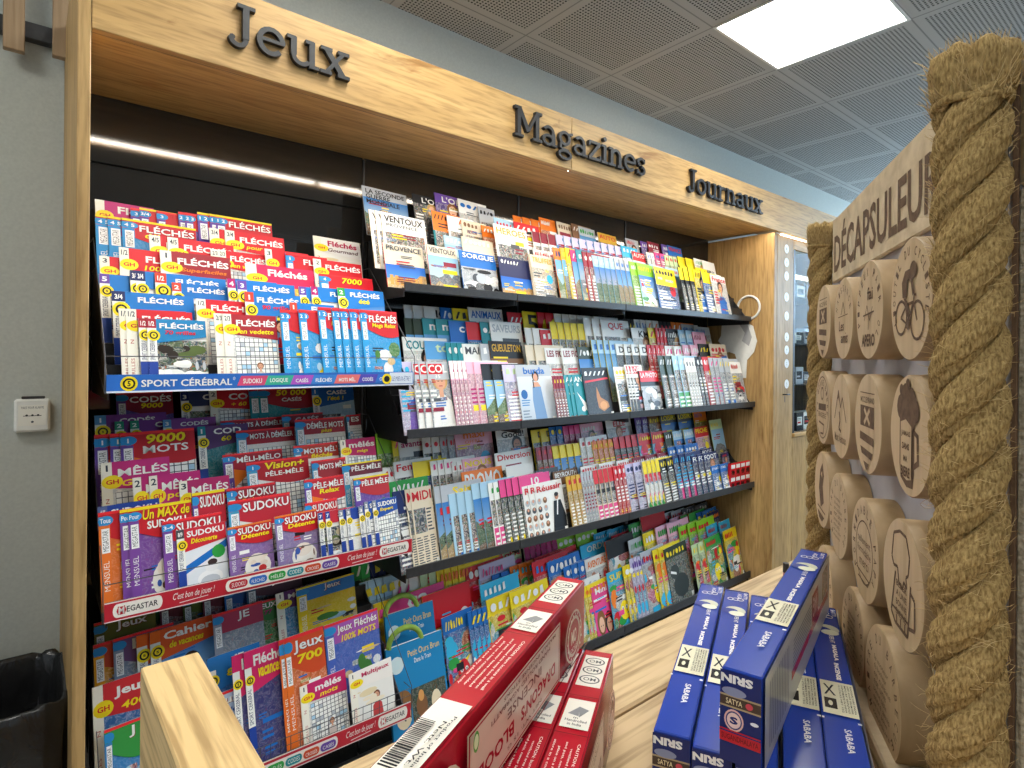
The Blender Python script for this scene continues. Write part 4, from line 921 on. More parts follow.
fill(0, 0, [
 (387, 430, 1, 'PROVENCE', 'e', 'd', 'f', D(v=243, look='cream booklet with a sandstone village', spine='r')),
 (431, 464, 1, 'VENTOUX', 'e', 'd', 'l', D(v=245, look='cream booklet with a blue lake', spine='r')),
 (464, 503, 1, 'SORGUE', 'b', 'w', 'k', D(v=251, look='blue newspaper supplement with a crowd')),
 (503, 536, 1, '', '2a2e58', 'w', 'f', D(v=257, look='dark blue magazine with a castle ruin', w=.19)),
 (536, 561, 1, 'TRUFFES', 'e', 'z', 'x', D(v=255, look='thick cream paperback', sub='', d=.012)),
 (561, 568, 1, '', 'o', 'n', 'l', D(v=248)), (568, 573, 1, '', 'z', 'y', 'l', D(v=248, spine='y')), (573, 578, 1, '', 'y', 'r', 'x', D(v=248, spine='y')), (578, 584, 1, '', 'f', 'w', 'l', D(v=250, spine='f')), (584, 590, 1, '', 't', 'w', 'l', D(v=250, spine='c')), (590, 600, 2, '', 'm', 'w', 'x', D(v=252, spine='r')),
 (600, 622, 4, '', 'a', 'w', 'l', D(v=256)), (622, 637, 3, '', 's', 'b', 'l', D(v=259)), (637, 644, 1, '', 'l', 'w', 'x', D(v=262, spine='l', look='bright green magazine')), (644, 661, 1, '', 'l', 'y', 'a', D(v=263, look='green and blue magazine with a white airplane', w=.16)),
 (661, 686, 1, '', 'b', 'k', 'x', D(v=267, band='y', sub='DOSSIER', big=True, look='yellow and blue magazine with a round seal')), (686, 701, 3, '', 'k', 'y', 'o', D(v=268, band='y')), (701, 709, 1, '', 'y', 'k', 'p', D(v=270)), (709, 718, 1, '', 'b', 'y', 'x', D(v=272, band='y')), (718, 738, 1, 'France', 'w', 'r', 'p', D(v=275, w=.2, look='white and orange magazine, last of the row'))],
 auto=False)
# ---- second shelf
fill(1, 3, [(412, 421, 1, 'IC', 'w', 'k', 'n', D(h=.29)), (421, 432, 1, 'IC', 'w', 'k', 'n', D(h=.29)), (432, 448, 1, 'ICE', 'w', 'k', 'n', D(h=.29)), (448, 461, 1, '', 'b', 'w', 'l', D(h=.29)), (461, 477, 1, '', 'y', 'k', 'p', D(h=.29)), (477, 515, 1, 'ANIMAUX', 'w', 'b', 'x', D(h=.30)), (516, 531, 1, '', 'r', 'w', 'p', D(h=.29)),
 (531, 546, 1, '50', 'y', 'k', 'x', D(h=.30, big=True)), (546, 562, 2, '60', 'r', 'y', 'x', D(h=.30, big=True)), (563, 586, 3, 'QUE', 'w', 'b', 'b', D(h=.30)), (586, 620, 2, 'QUE', 'w', 'b', 'n', D(h=.30)), (633, 643, 3, '', 'k', 'y', 'o', D(h=.30)), (643, 655, 2, '', 'w', 'b', 'o', D(h=.30)), (655, 668, 2, '', 'w', 'o', 'p', D(h=.30)), (668, 680, 3, '', 'k', 'r', 'p', D(h=.30)), (680, 690, 2, '', 'o', 'w', 'p', D(h=.30))],
 u_lo=412, u_hi=712, gaps=[(621, 632)], dh=.29)
fill(1, 2, [(413, 431, 2, 'M', 'x', 'y', 'l', D(v=318)), (431, 457, 2, 'mode', 't', 'w', 'l', D(v=318)), (458, 475, 1, 'cuir', 'b', 'w', 'o', D(v=321)), (475, 489, 1, 'lr', 'b', 'w', 'x', D(v=322, band='r')), (489, 499, 1, '', 't', 'w', 'o', D(v=322)), (499, 534, 1, 'SAVEURS', 'w', 's', 'o', D(v=321, w=.2)),
 (534, 549, 2, '', 'w', 'd', 'n', D(v=328)), (549, 560, 1, '', 'r', 'w', 'b', D(v=330)), (560, 594, 5, 'QC', 'w', 'r', 'b', D(v=322, band='y')), (594, 620, 3, 'QUE', 'w', 'r', 'n', D(v=318)), (641, 658, 1, 'KM', 'w', 'k', 'p', D(v=328)), (658, 665, 1, '', 'y', 'r', 'p', D(v=328)), (665, 676, 3, '', 'r', 'w', 'p', D(v=328, band='r')), (676, 688, 1, '', 'k', 'w', 'p', D(v=329)), (688, 702, 2, '', 'a', 'w', 'x', D(v=330)), (702, 719, 1, '', 'p', 'm', 'x', D(v=332, band='q', w=.16))],
 u_lo=412, u_hi=719, gaps=[(621, 636)])
fill(1, 1, [(411, 433, 1, 'COUTURE', 'w', 't', 'p', D(v=337)), (433, 454, 1, 'ton', 's', 'i', 'x', D(v=341, band='j')), (454, 471, 3, '', 't', 'w', 'x', D(v=343)), (471, 489, 1, 'MAISON', 'w', 'd', 'n', D(v=344)), (489, 498, 1, '', 's', 'w', 'o', D(v=344)), (498, 534, 1, 'GUEULETON', 'u', 'z', 'o', D(v=341, band='k', w=.2, look='dark food magazine with gold masthead')),
 (534, 553, 2, '', 'e', 'k', 'n', D(v=345)), (553, 586, 2, 'LES FICHES', 'w', 'm', 'x', D(v=348)), (586, 601, 1, '', 'x', 'w', 'l', D(v=347)), (601, 625, 4, '', 'a', 'b', 'l', D(v=340, spine='y')), (625, 656, 4, 'Dame', 'w', 'k', 'j', D(v=344)), (656, 674, 4, '', 'r', 'w', 'p', D(v=345)), (674, 692, 2, '', 'w', 'p', 'x', D(v=346)), (692, 708, 2, '', 'q', 'w', 'p', D(v=345)), (708, 719, 1, '', 'k', 'y', 'x', D(v=344)), (719, 733, 1, '', 'e', 'r', 'p', D(v=344))],
 u_lo=411, u_hi=735)
fill(1, 0, [(405, 416, 1, '', 'h', 'c', 'p', D(v=362, look='lilac magazine at the shelf end', w=.15)), (420, 458, 3, 'COL', 's', 'w', 'p', D(v=362, tab='r', sub='35', lefts=[420, 427, 435], look='grey fashion magazines with red label')), (458, 475, 4, '', 'q', 'f', 'x', D(v=361, band='w', spine='f')), (475, 490, 2, 'ICO', 'q', 'f', 'p', D(v=362)), (490, 511, 2, 'CO', 'd', 'y', 'l', D(v=364, band='k')), (511, 524, 1, '', 'h', 'i', 'x', D(v=365)),
 (524, 560, 1, 'burda', 's', 'b', 'd', D(v=365, look='pale sewing magazine with woman in blue', w=.225)), (559, 571, 4, '', 'm', 'y', 'x', D(v=376, spine='m')), (571, 602, 3, 'ANGES', 't', 'w', 'v', D(v=375, lefts=[571, 575, 579], look='teal magazine with a white dove')), (590, 622, 1, '', 'k', 'w', 'h', D(v=368, look='black magazine with a golden horn', w=.21)),
 (622, 633, 1, '', 'w', 'y', 'o', D(v=367)), (633, 652, 3, 'LOIRE', 'w', 'w', 'p', D(v=365, tab='r', lefts=[633, 636, 639])), (646, 668, 1, 'LA PHOTO', 'k', 'w', 'k', D(v=371, band='r', look='dark magazine with red masthead and cyclists')), (668, 682, 2, '', 'x', 'w', 'o', D(v=356)), (682, 694, 2, '', 'a', 'w', 'b', D(v=356)), (694, 705, 4, '', 'w', 'k', 'x', D(v=358)), (705, 712, 2, '', 'k', 'w', 'p', D(v=357)), (712, 718, 1, '', 'r', 'w', 'x', D(v=357, spine='r')), (718, 727, 2, '', 's', 'p', 'p', D(v=358)), (727, 738, 2, '', 's', 'y', 'x', D(v=359)), (738, 750, 1, '', 'w', 'r', 'c', D(v=362, w=.16, look='white magazine with a red car'))],
 auto=False)
# ---- third shelf
fill(2, 3, [(384, 400, 1, 'hq', 'l', 'w', 'x', D(v=434, h=.26)), (400, 406, 1, '', 'y', 'p', 'x', D(v=438)), (406, 430, 1, 'avantages', 'w', 'f', 'x', D(v=440, look='white magazine with pink masthead')), (430, 448, 2, '', 'w', 'r', 'b', D(v=438)), (448, 463, 2, '', 's', 'r', 'p', D(v=437)), (463, 504, 1, 'maxi', 'q', 'o', 'x', D(v=430, band='q', sub='OFFRE')), (504, 539, 1, 'Good!', 'w', 'k', 'p', D(v=430, look='white magazine with a smiling woman')), (539, 557, 2, 'DIY', 'y', 'k', 'b', D(v=430)), (557, 571, 2, '', 'b', 'y', 'p', D(v=427)), (571, 588, 3, 'PO', 'p', 'w', 'p', D(v=426)), (588, 614, 1, '', 'q', 'w', 'p', D(v=424)), (614, 643, 1, 'ELLE', 'w', 'r', 'p', D(v=420, look='white magazine with a grey portrait')), (643, 656, 2, '', 'v', 'w', 'p', D(v=417)), (656, 668, 1, '', 'u', 'y', 'p', D(v=416)), (668, 701, 2, 'LOISIRS', 'd', 'y', 'l', D(v=414)), (701, 724, 1, '', 'y', 'b', 'x', D(v=411, band='o', w=.17))],
 auto=False)
fill(2, 2, [(390, 402, 1, '', 'w', 'r', 'x', D(v=468)), (402, 420, 1, 'Femme', 'w', 'r', 'b', D(v=462, band=None)), (420, 438, 1, 'Psa', 'b', 'y', 'x', D(v=462, band='y')), (438, 459, 3, '', 'w', 'p', 'b', D(v=461)), (459, 470, 2, '', 'w', 'r', 'p', D(v=462)), (470, 503, 1, 'NOUS', 'q', 'y', 'p', D(v=459)), (503, 544, 1, 'Diversion', 'w', 'r', 'o', D(v=453, look='white magazine with red handwritten title')), (544, 560, 3, '', 'u', 'r', 'p', D(v=447, band='m')), (560, 588, 4, 'VI', 'i', 'r', 'l', D(v=446, spine='y', band='y')), (588, 600, 2, '', 'w', 'r', 'p', D(v=438)), (600, 621, 4, '', 'o', 'y', 'p', D(v=441, spine='y')), (621, 645, 4, 'TV', 'k', 'r', 'p', D(v=437, band='r')), (645, 672, 2, '', 'c', 'y', 't', D(v=434, band='r')), (672, 680, 1, '', 'x', 'w', 'o', D(v=432)), (680, 702, 2, '', 'a', 'w', 'l', D(v=431, spine='y')), (702, 718, 1, 'PECHE', 'q', 'y', 'x', D(v=427, band='r')), (718, 738, 1, '', 'i', 'y', 'l', D(v=420, look='grey-green magazine at the row end', w=.17))],
 auto=False)
fill(2, 1, [(398, 440, 1, '', 'g', 'w', 'l', D(v=482)), (440, 470, 2, '', 'e', 'b', 'o', D(v=488)), (470, 515, 1, 'PROMO', 'o', 'w', 'x', D(v=472, band='o', big=True, look='orange magazine with large title')), (515, 544, 1, '', 'w', 's', 'n', D(v=467)), (544, 560, 1, '', 'd', 'w', 'o', D(v=470)), (560, 588, 1, 'BEYROUTH', 'u', 'w', 'o', D(v=471)), (588, 640, 3, '', 'w', 'r', 'p', D(v=466)), (640, 676, 3, '', 'm', 'w', 'p', D(v=457)), (676, 700, 3, '', 'b', 'w', 'p', D(v=447)), (700, 716, 2, 'FOOT', 'n', 'w', 'p', D(v=450)), (716, 736, 2, '', 'n', 'r', 'p', D(v=455, h=.22))],
 auto=False)
fill(2, 0, [(403, 415, 1, 'SI', 'n', 'w', 'x', D(v=492, look='navy magazine at the shelf end', w=.16)), (415, 444, 2, 'MIDI', 'e', 'r', 'n', D(v=490, lefts=[416, 421], look='beige newspaper with red title')), (444, 458, 2, 'Sais', 's', 'y', 'l', D(v=487)), (458, 482, 3, 'ma', 'a', 'y', 'o', D(v=494)), (482, 498, 2, 'Sais', 'a', 'y', 'l', D(v=484)), (498, 509, 2, '', 'w', 'g', 'b', D(v=483)), (509, 535, 4, '10', 'x', 'w', 'x', D(v=480, band='p')), (531, 574, 3, 'Réussir', 'w', 'r', 'g', D(v=486, lefts=[531, 537, 543], look='grey newspaper with a seated man in a suit')), (575, 590, 3, '', 'z', 'r', 'x', D(v=476, spine='z')), (590, 602, 4, '', 's', 'm', 'p', D(v=472)), (602, 622, 4, 'VIE', 'e', 'b', 'b', D(v=470, band='r')), (622, 634, 3, '', 'r', 'w', 'p', D(v=466, band='r')), (634, 651, 2, '', 'h', 'n', 'p', D(v=464)), (651, 668, 4, '', 'w', 'y', 't', D(v=461, band='y')), (668, 682, 2, '', 'k', 'y', 'x', D(v=459)), (682, 700, 3, '', 'n', 'c', 'p', D(v=455)), (700, 717, 3, 'FOOT', 'n', 'w', 'p', D(v=455, h=.22)), (717, 734, 2, '', 'b', 'w', 'x', D(h=.16))],
 auto=False)
# ---- lowest shelf, children's titles
K = dict(pool='kids', auto=False)
fill(3, 3, [(363, 381, 2, '', 'g', 'w', 't', D(v=561)), (381, 397, 2, '', 'n', 'y', 't', D(v=560)), (397, 405, 1, '', 'k', 'w', 'x', D(v=560)), (425, 446, 1, 'Dodo', 'w', 'r', 't', D(v=575)), (446, 476, 3, 'abc', 'y', 'r', 't', D(v=566)), (476, 506, 3, '', 'p', 'w', 't', D(v=560)), (506, 533, 1, 'ToPie', 'i', 'r', 't', D(v=551, look='white and green toddler magazine')), (533, 566, 6, '', 'w', 'f', 't', D(v=546, band='f')), (566, 602, 2, '', 'l', 'w', 'x', D(v=538, band='l')), (602, 640, 3, '', 'c', 'w', 't', D(v=533)), (640, 656, 2, '', 'g', 'w', 't', D(v=523)), (656, 690, 3, '', 's', 'r', 'p', D(v=517)), (690, 716, 2, '', 'd', 'w', 'p', D(v=508)), (716, 738, 2, '', 'a', 'b', 'x', D(v=500))], **K)
fill(3, 2, [(372, 404, 4, '', 'a', 'y', 't', D(v=580)), (404, 421, 2, '', 'w', 'p', 't', D(v=582)), (421, 432, 1, 'rv', 'w', 'r', 'x', D(v=577)), (432, 449, 2, 'abelle', 'i', 'r', 't', D(v=572)), (449, 477, 4, '', 'y', 'o', 't', D(v=571)), (477, 490, 1, '', 'r', 'w', 't', D(v=568)), (490, 500, 1, '', 'h', 'p', 't', D(v=566)), (489, 505, 1, 'a', 'w', 'r', 'x', D(v=578, band='c')), (502, 520, 2, '', 'b', 'c', 't', D(v=574)), (520, 545, 3, '', 'o', 'c', 't', D(v=566)), (545, 575, 2, '', 'r', 'b', 't', D(v=557)), (575, 590, 2, 'J', 'b', 'w', 't', D(v=553)), (590, 622, 1, 'ORDI', 'c', 'w', 't', D(v=545, band='c')), (622, 640, 1, '', 'r', 'b', 't', D(v=535)), (640, 652, 1, '', 'g', 'w', 't', D(v=524)), (652, 680, 1, 'LOGO', 'w', 'r', 't', D(v=515, band='r')), (680, 690, 1, '', 'q', 'r', 't', D(v=518)), (690, 706, 2, '', 'r', 'g', 't', D(v=515, band='g')), (706, 717, 2, '', 'b', 'y', 'x', D(v=512)), (717, 740, 1, '', 'n', 'o', 't', D(v=512, w=.15))], **K)
fill(3, 1, [(387, 402, 2, '', 'y', 'p', 't', D(v=602)), (402, 434, 1, 'ca', 'r', 'w', 't', D(v=597, band='p')), (434, 476, 1, 'Jeux', 'y', 'r', 't', D(v=597, band='r', big=True, look='yellow games magazine with large red bubble')), (492, 500, 1, '', 'c', 'w', 't', D(v=585)), (545, 560, 1, '', 'r', 'b', 't', D(v=562)), (560, 575, 1, '', 'b', 'w', 't', D(v=562)), (575, 596, 3, '', 'b', 'w', 't', D(v=566)), (596, 620, 1, 'AVENTURE', 'w', 'o', 't', D(v=559)), (618, 640, 1, '', 'r', 'k', 't', D(v=541, band='k', spine='o')), (640, 655, 1, '', 's', 'g', 't', D(v=540)), (655, 668, 1, '', 'y', 'w', 't', D(v=533)), (668, 690, 2, '', 'q', 'g', 't', D(v=527)), (690, 716, 3, '', 'l', 'r', 't', D(v=526)), (716, 740, 2, '', 'c', 'r', 't', D(v=525))], **K)
fill(3, 0, [(455, 480, 1, '', 'b', 'y', 't', D(v=618, w=.16)), (480, 500, 4, '', 'b', 'y', 't', D(v=612)), (500, 545, 2, '', 'y', 'w', 't', D(v=600)), (585, 594, 1, '', 'w', 's', 't', D(v=583)), (594, 601, 2, '', 'y', 'o', 't', D(v=585)), (601, 622, 1, 'Mini', 'p', 'w', 'z', D(v=586, look='pink comic with two girls')), (618, 637, 1, 'SUPER', 'c', 'y', 't', D(v=572)), (634, 642, 2, '', 'y', 'w', 't', D(v=565, spine='y')), (642, 653, 3, '', 'h', 'v', 't', D(v=558, spine='h')), (653, 668, 1, '', 's', 'r', 't', D(v=552)), (665, 676, 2, '', 'y', 'r', 't', D(v=549, spine='y')), (676, 702, 1, '', 'x', 'y', 'q', D(v=548, look='dark dinosaur comic with thin yellow edge')), (702, 715, 2, '', 'i', 'y', 't', D(v=544)), (715, 734, 1, '', 'g', 'r', 't', D(v=538, spine='y')), (734, 758, 1, '', 'y', 'r', 't', D(v=530, spine='y', full=True))], **K)
# large blue picture books with a round carry handle, and domed books, standing in front of the left bay
def picture_book(u0, u1, v, Y, zb, look, col='1c80b8', dome=None):
    x0 = XY(u0, Y); x1 = XY(u1, Y); h = (atY(u0, v, Y+.03).z-zb)/math.cos(LEAN); w = x1-x0
    c = Cov(w, h, .010, col, bg=col)
    c.disc(.16, .8, .12, 'c8dce0'); c.text('Petit Ours Brun', .36, .84, .93, .91, 'e0c068', .01); c.text('Dans le Train', .46, .76, .76, .81, 'w', .0)
    c.rect(.35, .08, .97, .5, 'x', .2); c.ell(.52, .3, .1, .12, 'u'); c.ell(.52, .4, .05, .06, 'd09858'); c.ell(.78, .28, .09, .12, 'e8d8b8'); c.ell(.2, .4, .16, .13, '8a6038'); c.ell(.2, .25, .13, .12, 'd8c8a8')
    b = c.mb.build('picture_book', PRINT); b.location = (x0, Y, zb+.0006); b.rotation_euler = (-LEAN, 0, YAWM*.4)
    tag(b, look, 'book')
    mb = MB(); mb.tube([(w*.35+.068*math.cos(a), .005, h-.004+.055*math.sin(a)) for a in [PI*i/16 for i in range(17)]], .010, 8); mb.build('round_handle', HANDLE, parent=b, label='green arched handle')
HANDLE = noisy('green_foam_handle', (.16, .30, .03), (.30, .44, .06), 30, .6)
T30 = LV[3][0]
picture_book(397, 447, 618, T30.Y-.002, T30.Z+.06, 'upper of two sky-blue bear picture books with green handle, lowest shelf')
picture_book(398, 456, 652, T30.Y-.075, T30.Z, 'lower of two sky-blue bear picture books with green handle, lowest shelf')
# card packs at the right end of the third shelf
T20 = LV[2][0]
for i in range(4):
    for j in range(2):
        x = XY(737+i*7, 1.86); mb = MB(); mb.bbox((0, 0, 0), (.055, .02, .075), .002, col=C('c8202c')); w = .055
        for q0, q1, cl in (((.1, .62), (.9, .92), 'f0e8e8'), ((.15, .1), (.85, .5), '8a1420'), ((.3, .2), (.7, .42), 'e8d8c0')):
            mb.face([(q0[0]*w, -.0004, q0[1]*.075), (q1[0]*w, -.0004, q0[1]*.075), (q1[0]*w, -.0004, q1[1]*.075), (q0[0]*w, -.0004, q1[1]*.075)], C(cl))
        o = mb.build('card_pack', PRINTG, label='%s red and white card pack from the left, %s layer, right end of third shelf' % (ORD[i], ['bottom', 'top'][j]), cat='card pack', group='card packs on the third shelf')
        o.location = (XE-.012-.0565*(4-i), 1.866, T20.Z+.0006+j*.0765)

# ------------------------------------------------------------------ left wall fittings
for ua, ub, vb in ((2.7, 25, 46.5), (52.5, 70, 55)):
    xa = atY(ua, 30, YW-.06).x; xb = atY(ub, 30, YW-.06).x; zb = atY(ua, vb, YW-.06).z
    lb = 'oak wall slat hanging beside the cabinet' if ua > 30 else 'oak wall slat at the left edge of the wall'
    simple('wall_slat', (xa, YW-.062, zb), (xb, YW-.036, ZC-.03), SLAT, .002, label=lb, cat='wall slat', group='wall slats on the dark rail')
zr = (atY(26, 22, YW-.03).z+atY(52, 28.5, YW-.03).z)/2; zr0 = (atY(26, 39, YW-.03).z+atY(52, 43.5, YW-.03).z)/2
simple('wall_rail', (-1.6, YW-.0355, zr0), (XA0-.012, YW-.0005, zr), BLACKM, .001, label='dark horizontal rail carrying the oak slats on the wall', cat='rail')
p0 = atY(14, 399, YW); p1 = atY(50, 430, YW)
t = thing('fire_call_point', (p0.x, YW, p1.z), 'small white fire alarm call point on the grey wall', 'fire alarm')
w = p1.x-p0.x; h = p0.z-p1.z
mb = MB(); mb.bbox((0, -.03, 0), (w, -.001, h), .006); mb.build('housing', WHITEPL, parent=t)
c = Cov(w*.78, h*.62, .0012, bg='e8e6dc'); c.text('TIREZ POUR ALARME', .1, .82, .9, .93, 'd', .0)
for q in (.3, .5, .7): c.disc(q, .5, .045, 'k')
c.rect(.18, .46, .82, .49, 'k'); c.disc(.5, .18, .05, 'd')
o = c.mb.build('press_plate', PRINT, parent=t); o.location = (w*.11, -.032, h*.2)
mb = MB(); mb.bbox((w*.2, -.026, h), (w*.85, -.012, h+.008), .002); mb.build('hinged_cover', BLACKM, parent=t)

# ------------------------------------------------------------------ waste bin with black liner
bc = Vector((-.20, 2.0, 0)); br = (.30, .17)
t = thing('waste_bin', bc, 'dark waste bin lined with a crumpled black bag beside the cabinet', 'bin')
def rrect(a, b, r, n=6):
    pts = []
    for sx, sy, a0 in ((1, 1, 0), (-1, 1, 90), (-1, -1, 180), (1, -1, 270)):
        for i in range(n+1):
            q = math.radians(a0+90*i/n); pts.append((sx*(a-r)+r*math.cos(q), sy*(b-r)+r*math.sin(q)))
    return pts
ztop = atY(40, 660, 2.12).z
rnd = random.Random(3)
mb = MB(); n = 28; rings = []
for z, k in ((0, .8), (ztop-.12, .96)):
    rings.append([Vector((x*k, y*k, z)) for x, y in rrect(br[0], br[1], .07)])
m_ = len(rings[0]); mb.mesh([q for R in rings for q in R], [(i, (i+1) % m_, m_+(i+1) % m_, m_+i) for i in range(m_)], smooth=True); mb.mesh(rings[0], [tuple(range(m_))]); mb.build('bin_body', BLACKM, parent=t)
mb = MB(); rings = []
ph = [rnd.uniform(-1, 1) for _ in range(40)]
base = rrect(br[0], br[1], .07, 10)
for j, (z, k) in enumerate(((ztop-.30, 1.0), (ztop-.2, 1.035), (ztop-.08, 1.05), (ztop-.02, 1.04), (ztop, 1.02), (ztop+.004, .985), (ztop-.01, .955), (ztop-.1, .93), (ztop-.3, .88), (ztop-.6, .8))):
    R = []
    for i, (x, y) in enumerate(base):
        w_ = .022*(math.sin(i*1.9+j*.8)+math.sin(i*.73-j*1.3+ph[i % 40]*2))*(0.4 if 3 <= j <= 6 else 1)
        R.append(Vector((x*(k+w_), y*(k+w_), z+.006*math.sin(i*1.3+ph[(i*3) % 40]))))
    rings.append(R)
m_ = len(base); fs = []
for j in range(len(rings)-1): fs += [(j*m_+i, j*m_+(i+1) % m_, (j+1)*m_+(i+1) % m_, (j+1)*m_+i) for i in range(m_)]
mb.mesh([q for R in rings for q in R], fs, smooth=True); mb.mesh(rings[-1], [tuple(range(m_))]); mb.build('bin_liner', BAG, parent=t)
mb = MB(); X_ = Matrix.Translation((.05, -.02, ztop-.52)) @ Matrix.Rotation(.5, 4, 'Z') @ Matrix.Rotation(.9, 4, 'X'); mb.bbox((-.12, -.08, -.004), (.12, .08, .004), .001, X=X_)
o = mb.build('cardboard_scrap', CARD, label='torn brown cardboard scrap lying inside the black bin liner', cat='cardboard'); o.location = bc

# ------------------------------------------------------------------ showcase cabinet beyond the oak end panel
X0 = XE+.037; XG = XY(793, YF+.035)
SX1 = XF
t = thing('showcase_cabinet', (X0, YF+.03, 0), 'oak display cabinet with dark glass door behind the rope stand', 'cabinet')
O = Vector((X0, YF+.03, 0))
def sp(name, a, b, m, bev=.002, label=None):
    mb = MB(); mb.bbox(Vector(a)-O, Vector(b)-O, bev); return mb.build(name, m, parent=t, label=label)
zt = ZF0-.002; zg0 = atY(800, 431, YF+.03).z; zg1 = atY(800, 251, YF+.03).z
sp('front_stile', (X0, YF+.03, 0), (XG-.012, YF+.05, zt), OAKZ)
sp('lower_panel', (XG-.01, YF+.03, 0), (SX1, YF+.05, zg0-.03), OAKZ)
sp('top_rail', (XG-.01, YF+.03, zg1), (SX1, YF+.05, zt), OAKX)
sp('ledge', (XG-.012, YF+.015, zg0-.028), (SX1, YF+.3, zg0-.008), OAKX)
sp('back_board', (X0, YW-.03, 0), (SX1, YW-.005, zt), BLACKM)
sp('far_side', (SX1-.02, YF+.052, 0), (SX1, YW-.031, zt), OAKZ)
g = sp('glass_door', (XG-.008, YF+.036, zg0-.006), (SX1-.022, YF+.041, zg1-.001), GLASS)
mb = MB()
for a, b in (((XG-.009, YF+.03, zg0-.006), (XG+.012, YF+.0355, zg1-.002)), ((SX1-.05, YF+.03, zg0-.006), (SX1-.022, YF+.0355, zg1-.002))): mb.box(Vector(a)-O, Vector(b)-O)
mb.build('door_frame', BLACKM, parent=g)
mb = MB(); z = atY(788, 394, YF+.03).z-0; xh = XY(790, YF)-X0; mb.bbox((xh-.03, -.03, z-.004), (xh+.012, -.022, z+.004), .002); mb.bbox((xh-.03, -.022, z-.004), (xh-.022, .0, z+.004), .001); mb.bbox((xh-.005, -.001, z-.05), (xh+.003, -.0005, z-.01), .0002); mb.build('door_handle', WIRE, parent=t)
zsh = []
for k, v in enumerate((300, 345, 385)):
    z = atY(800, v, YF+.1).z; zsh.append(z); sp('inner_shelf', (XG, YF+.06, z), (SX1-.022, YW-.035, z+.008), BLACKM)
mb = MB(); o1 = Vector((X0+.005, YF+.005, zt-.012))-O; mb.box(o1, Vector((SX1-.01, YF+.018, zt-.004))-O); mb.build('led_strip', LEDS, parent=t)
mb = MB(); mb.box(Vector((XG+.01, YF+.1, atY(800, 281, YF+.1).z))-O, Vector((SX1-.03, YF+.112, atY(800, 277, YF+.1).z))-O); mb.build('led_strip', LEDS, parent=t)
rnd = random.Random(11)
for k, z in enumerate(zsh+[zg0-.008]):
    x = XG+.02
    for q in range(4):
        w = .09+.04*rnd.random(); h = (.07+.05*rnd.random()) if k < 3 else .12
        cl = [('d', 'dark grey'), ('w', 'white'), ('k', 'black'), ('s', 'light grey')][(q+k) % 4]
        c = Cov(w, h, .12, cl[0], bg=cl[0]); c.rect(.1, .3, .8, .75, 'w' if cl[0] in 'kd' else 'k'); c.rect(.15, .4, .6, .5, 'r' if k == 3 else 's'); c.lines(.14, .55, .7, .7, 2, 'd', rnd)
        o = c.mb.build('product_box', PRINT, label='%s product box, %s on the %s level inside the glass cabinet' % (cl[1], ORD[q], ['top', 'second', 'third', 'bottom'][k]), cat='box', group='boxes in the glass cabinet')
        o.location = (x, YF+.09+.03*rnd.random(), z+.0085 if k < 3 else z+.001); x += w+.012
for k, v in enumerate((249, 262.5, 276, 297, 316, 337, 350, 363.5, 384)):
    p = atY(786.5, v, YF+.03); mb = MB(); n = 22
    mb.mesh([(.028*math.cos(2*PI*i/n), 0, .028*math.sin(2*PI*i/n)) for i in range(n)]+[(.028*math.cos(2*PI*i/n), -.0012, .028*math.sin(2*PI*i/n)) for i in range(n)], [tuple(range(n, 2*n))]+[(i, (i+1) % n, n+(i+1) % n, n+i) for i in range(n)], C('f0f0ee'))
    vs, fs, a = glyphs('%d' % ((k*3+1) % 10), .02)
    mb.mesh([((x-.5)*.012, -.0014, (y-.5)*.018) for x, y in vs], fs, C('9aa0a0'))
    mb.mesh([(-.012, -.0014, -.016), (.012, -.0014, -.016), (.012, -.0014, -.0145), (-.012, -.0014, -.0145)], [(0, 1, 2, 3)], C('9aa0a0'))
    mb.build('round_sticker', PRINT, loc=(p.x, YF+.0296, p.z), label='%s white round sticker from the top on the oak stile' % ORD[k], cat='sticker', group='round stickers on the cabinet stile')

# white cut-out sign on the inside of the end panel, partly behind the shelf ends
def onpanel(u, v): p = atX(u, v, XE-.004); return (p.y, p.z)
def flat_panel(name, pts, m, d0, d1, parent): 
    mb = MB(); mb.prism([(y, z-H0) for y, z in pts], lambda a, b, d: (d, a-YF, b), -d0, -d1); return mb.build(name, m, parent=parent)
t = thing('cutout_sign', (XE, YF, H0), 'white cut-out head shape with a ring on the oak end panel', 'sign')
head = [onpanel(u, v) for u, v in ((722, 322), (741, 320), (753, 326), (757, 341), (754, 352), (747, 360), (746, 378), (738, 378), (737, 361), (735, 354), (729, 352), (723, 354), (719, 350), (722, 345), (718, 341), (721, 336))]
flat_panel('head_shape', head, WHITEPL, .002, .005, t)
mb = MB(); cy, cz = onpanel(748.5, 307.5); ry = abs(onpanel(737.5, 307.5)[0]-onpanel(759.5, 307.5)[0])/2; rz = (onpanel(748, 296)[1]-onpanel(748, 319)[1])/2
ring = [(-.0035, cy-YF+ry*math.cos(2*PI*i/28), cz-H0+rz*math.sin(2*PI*i/28)) for i in range(28)]; mb.tube(ring, .007, 8, closed=True); mb.build('ring_shape', WHITEPL, parent=t)
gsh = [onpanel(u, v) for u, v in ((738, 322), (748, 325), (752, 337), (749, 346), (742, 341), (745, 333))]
flat_panel('shadow_patch', gsh, GREYS, .0052, .006, t)  # flat grey shape painted in as the shadow on the white head

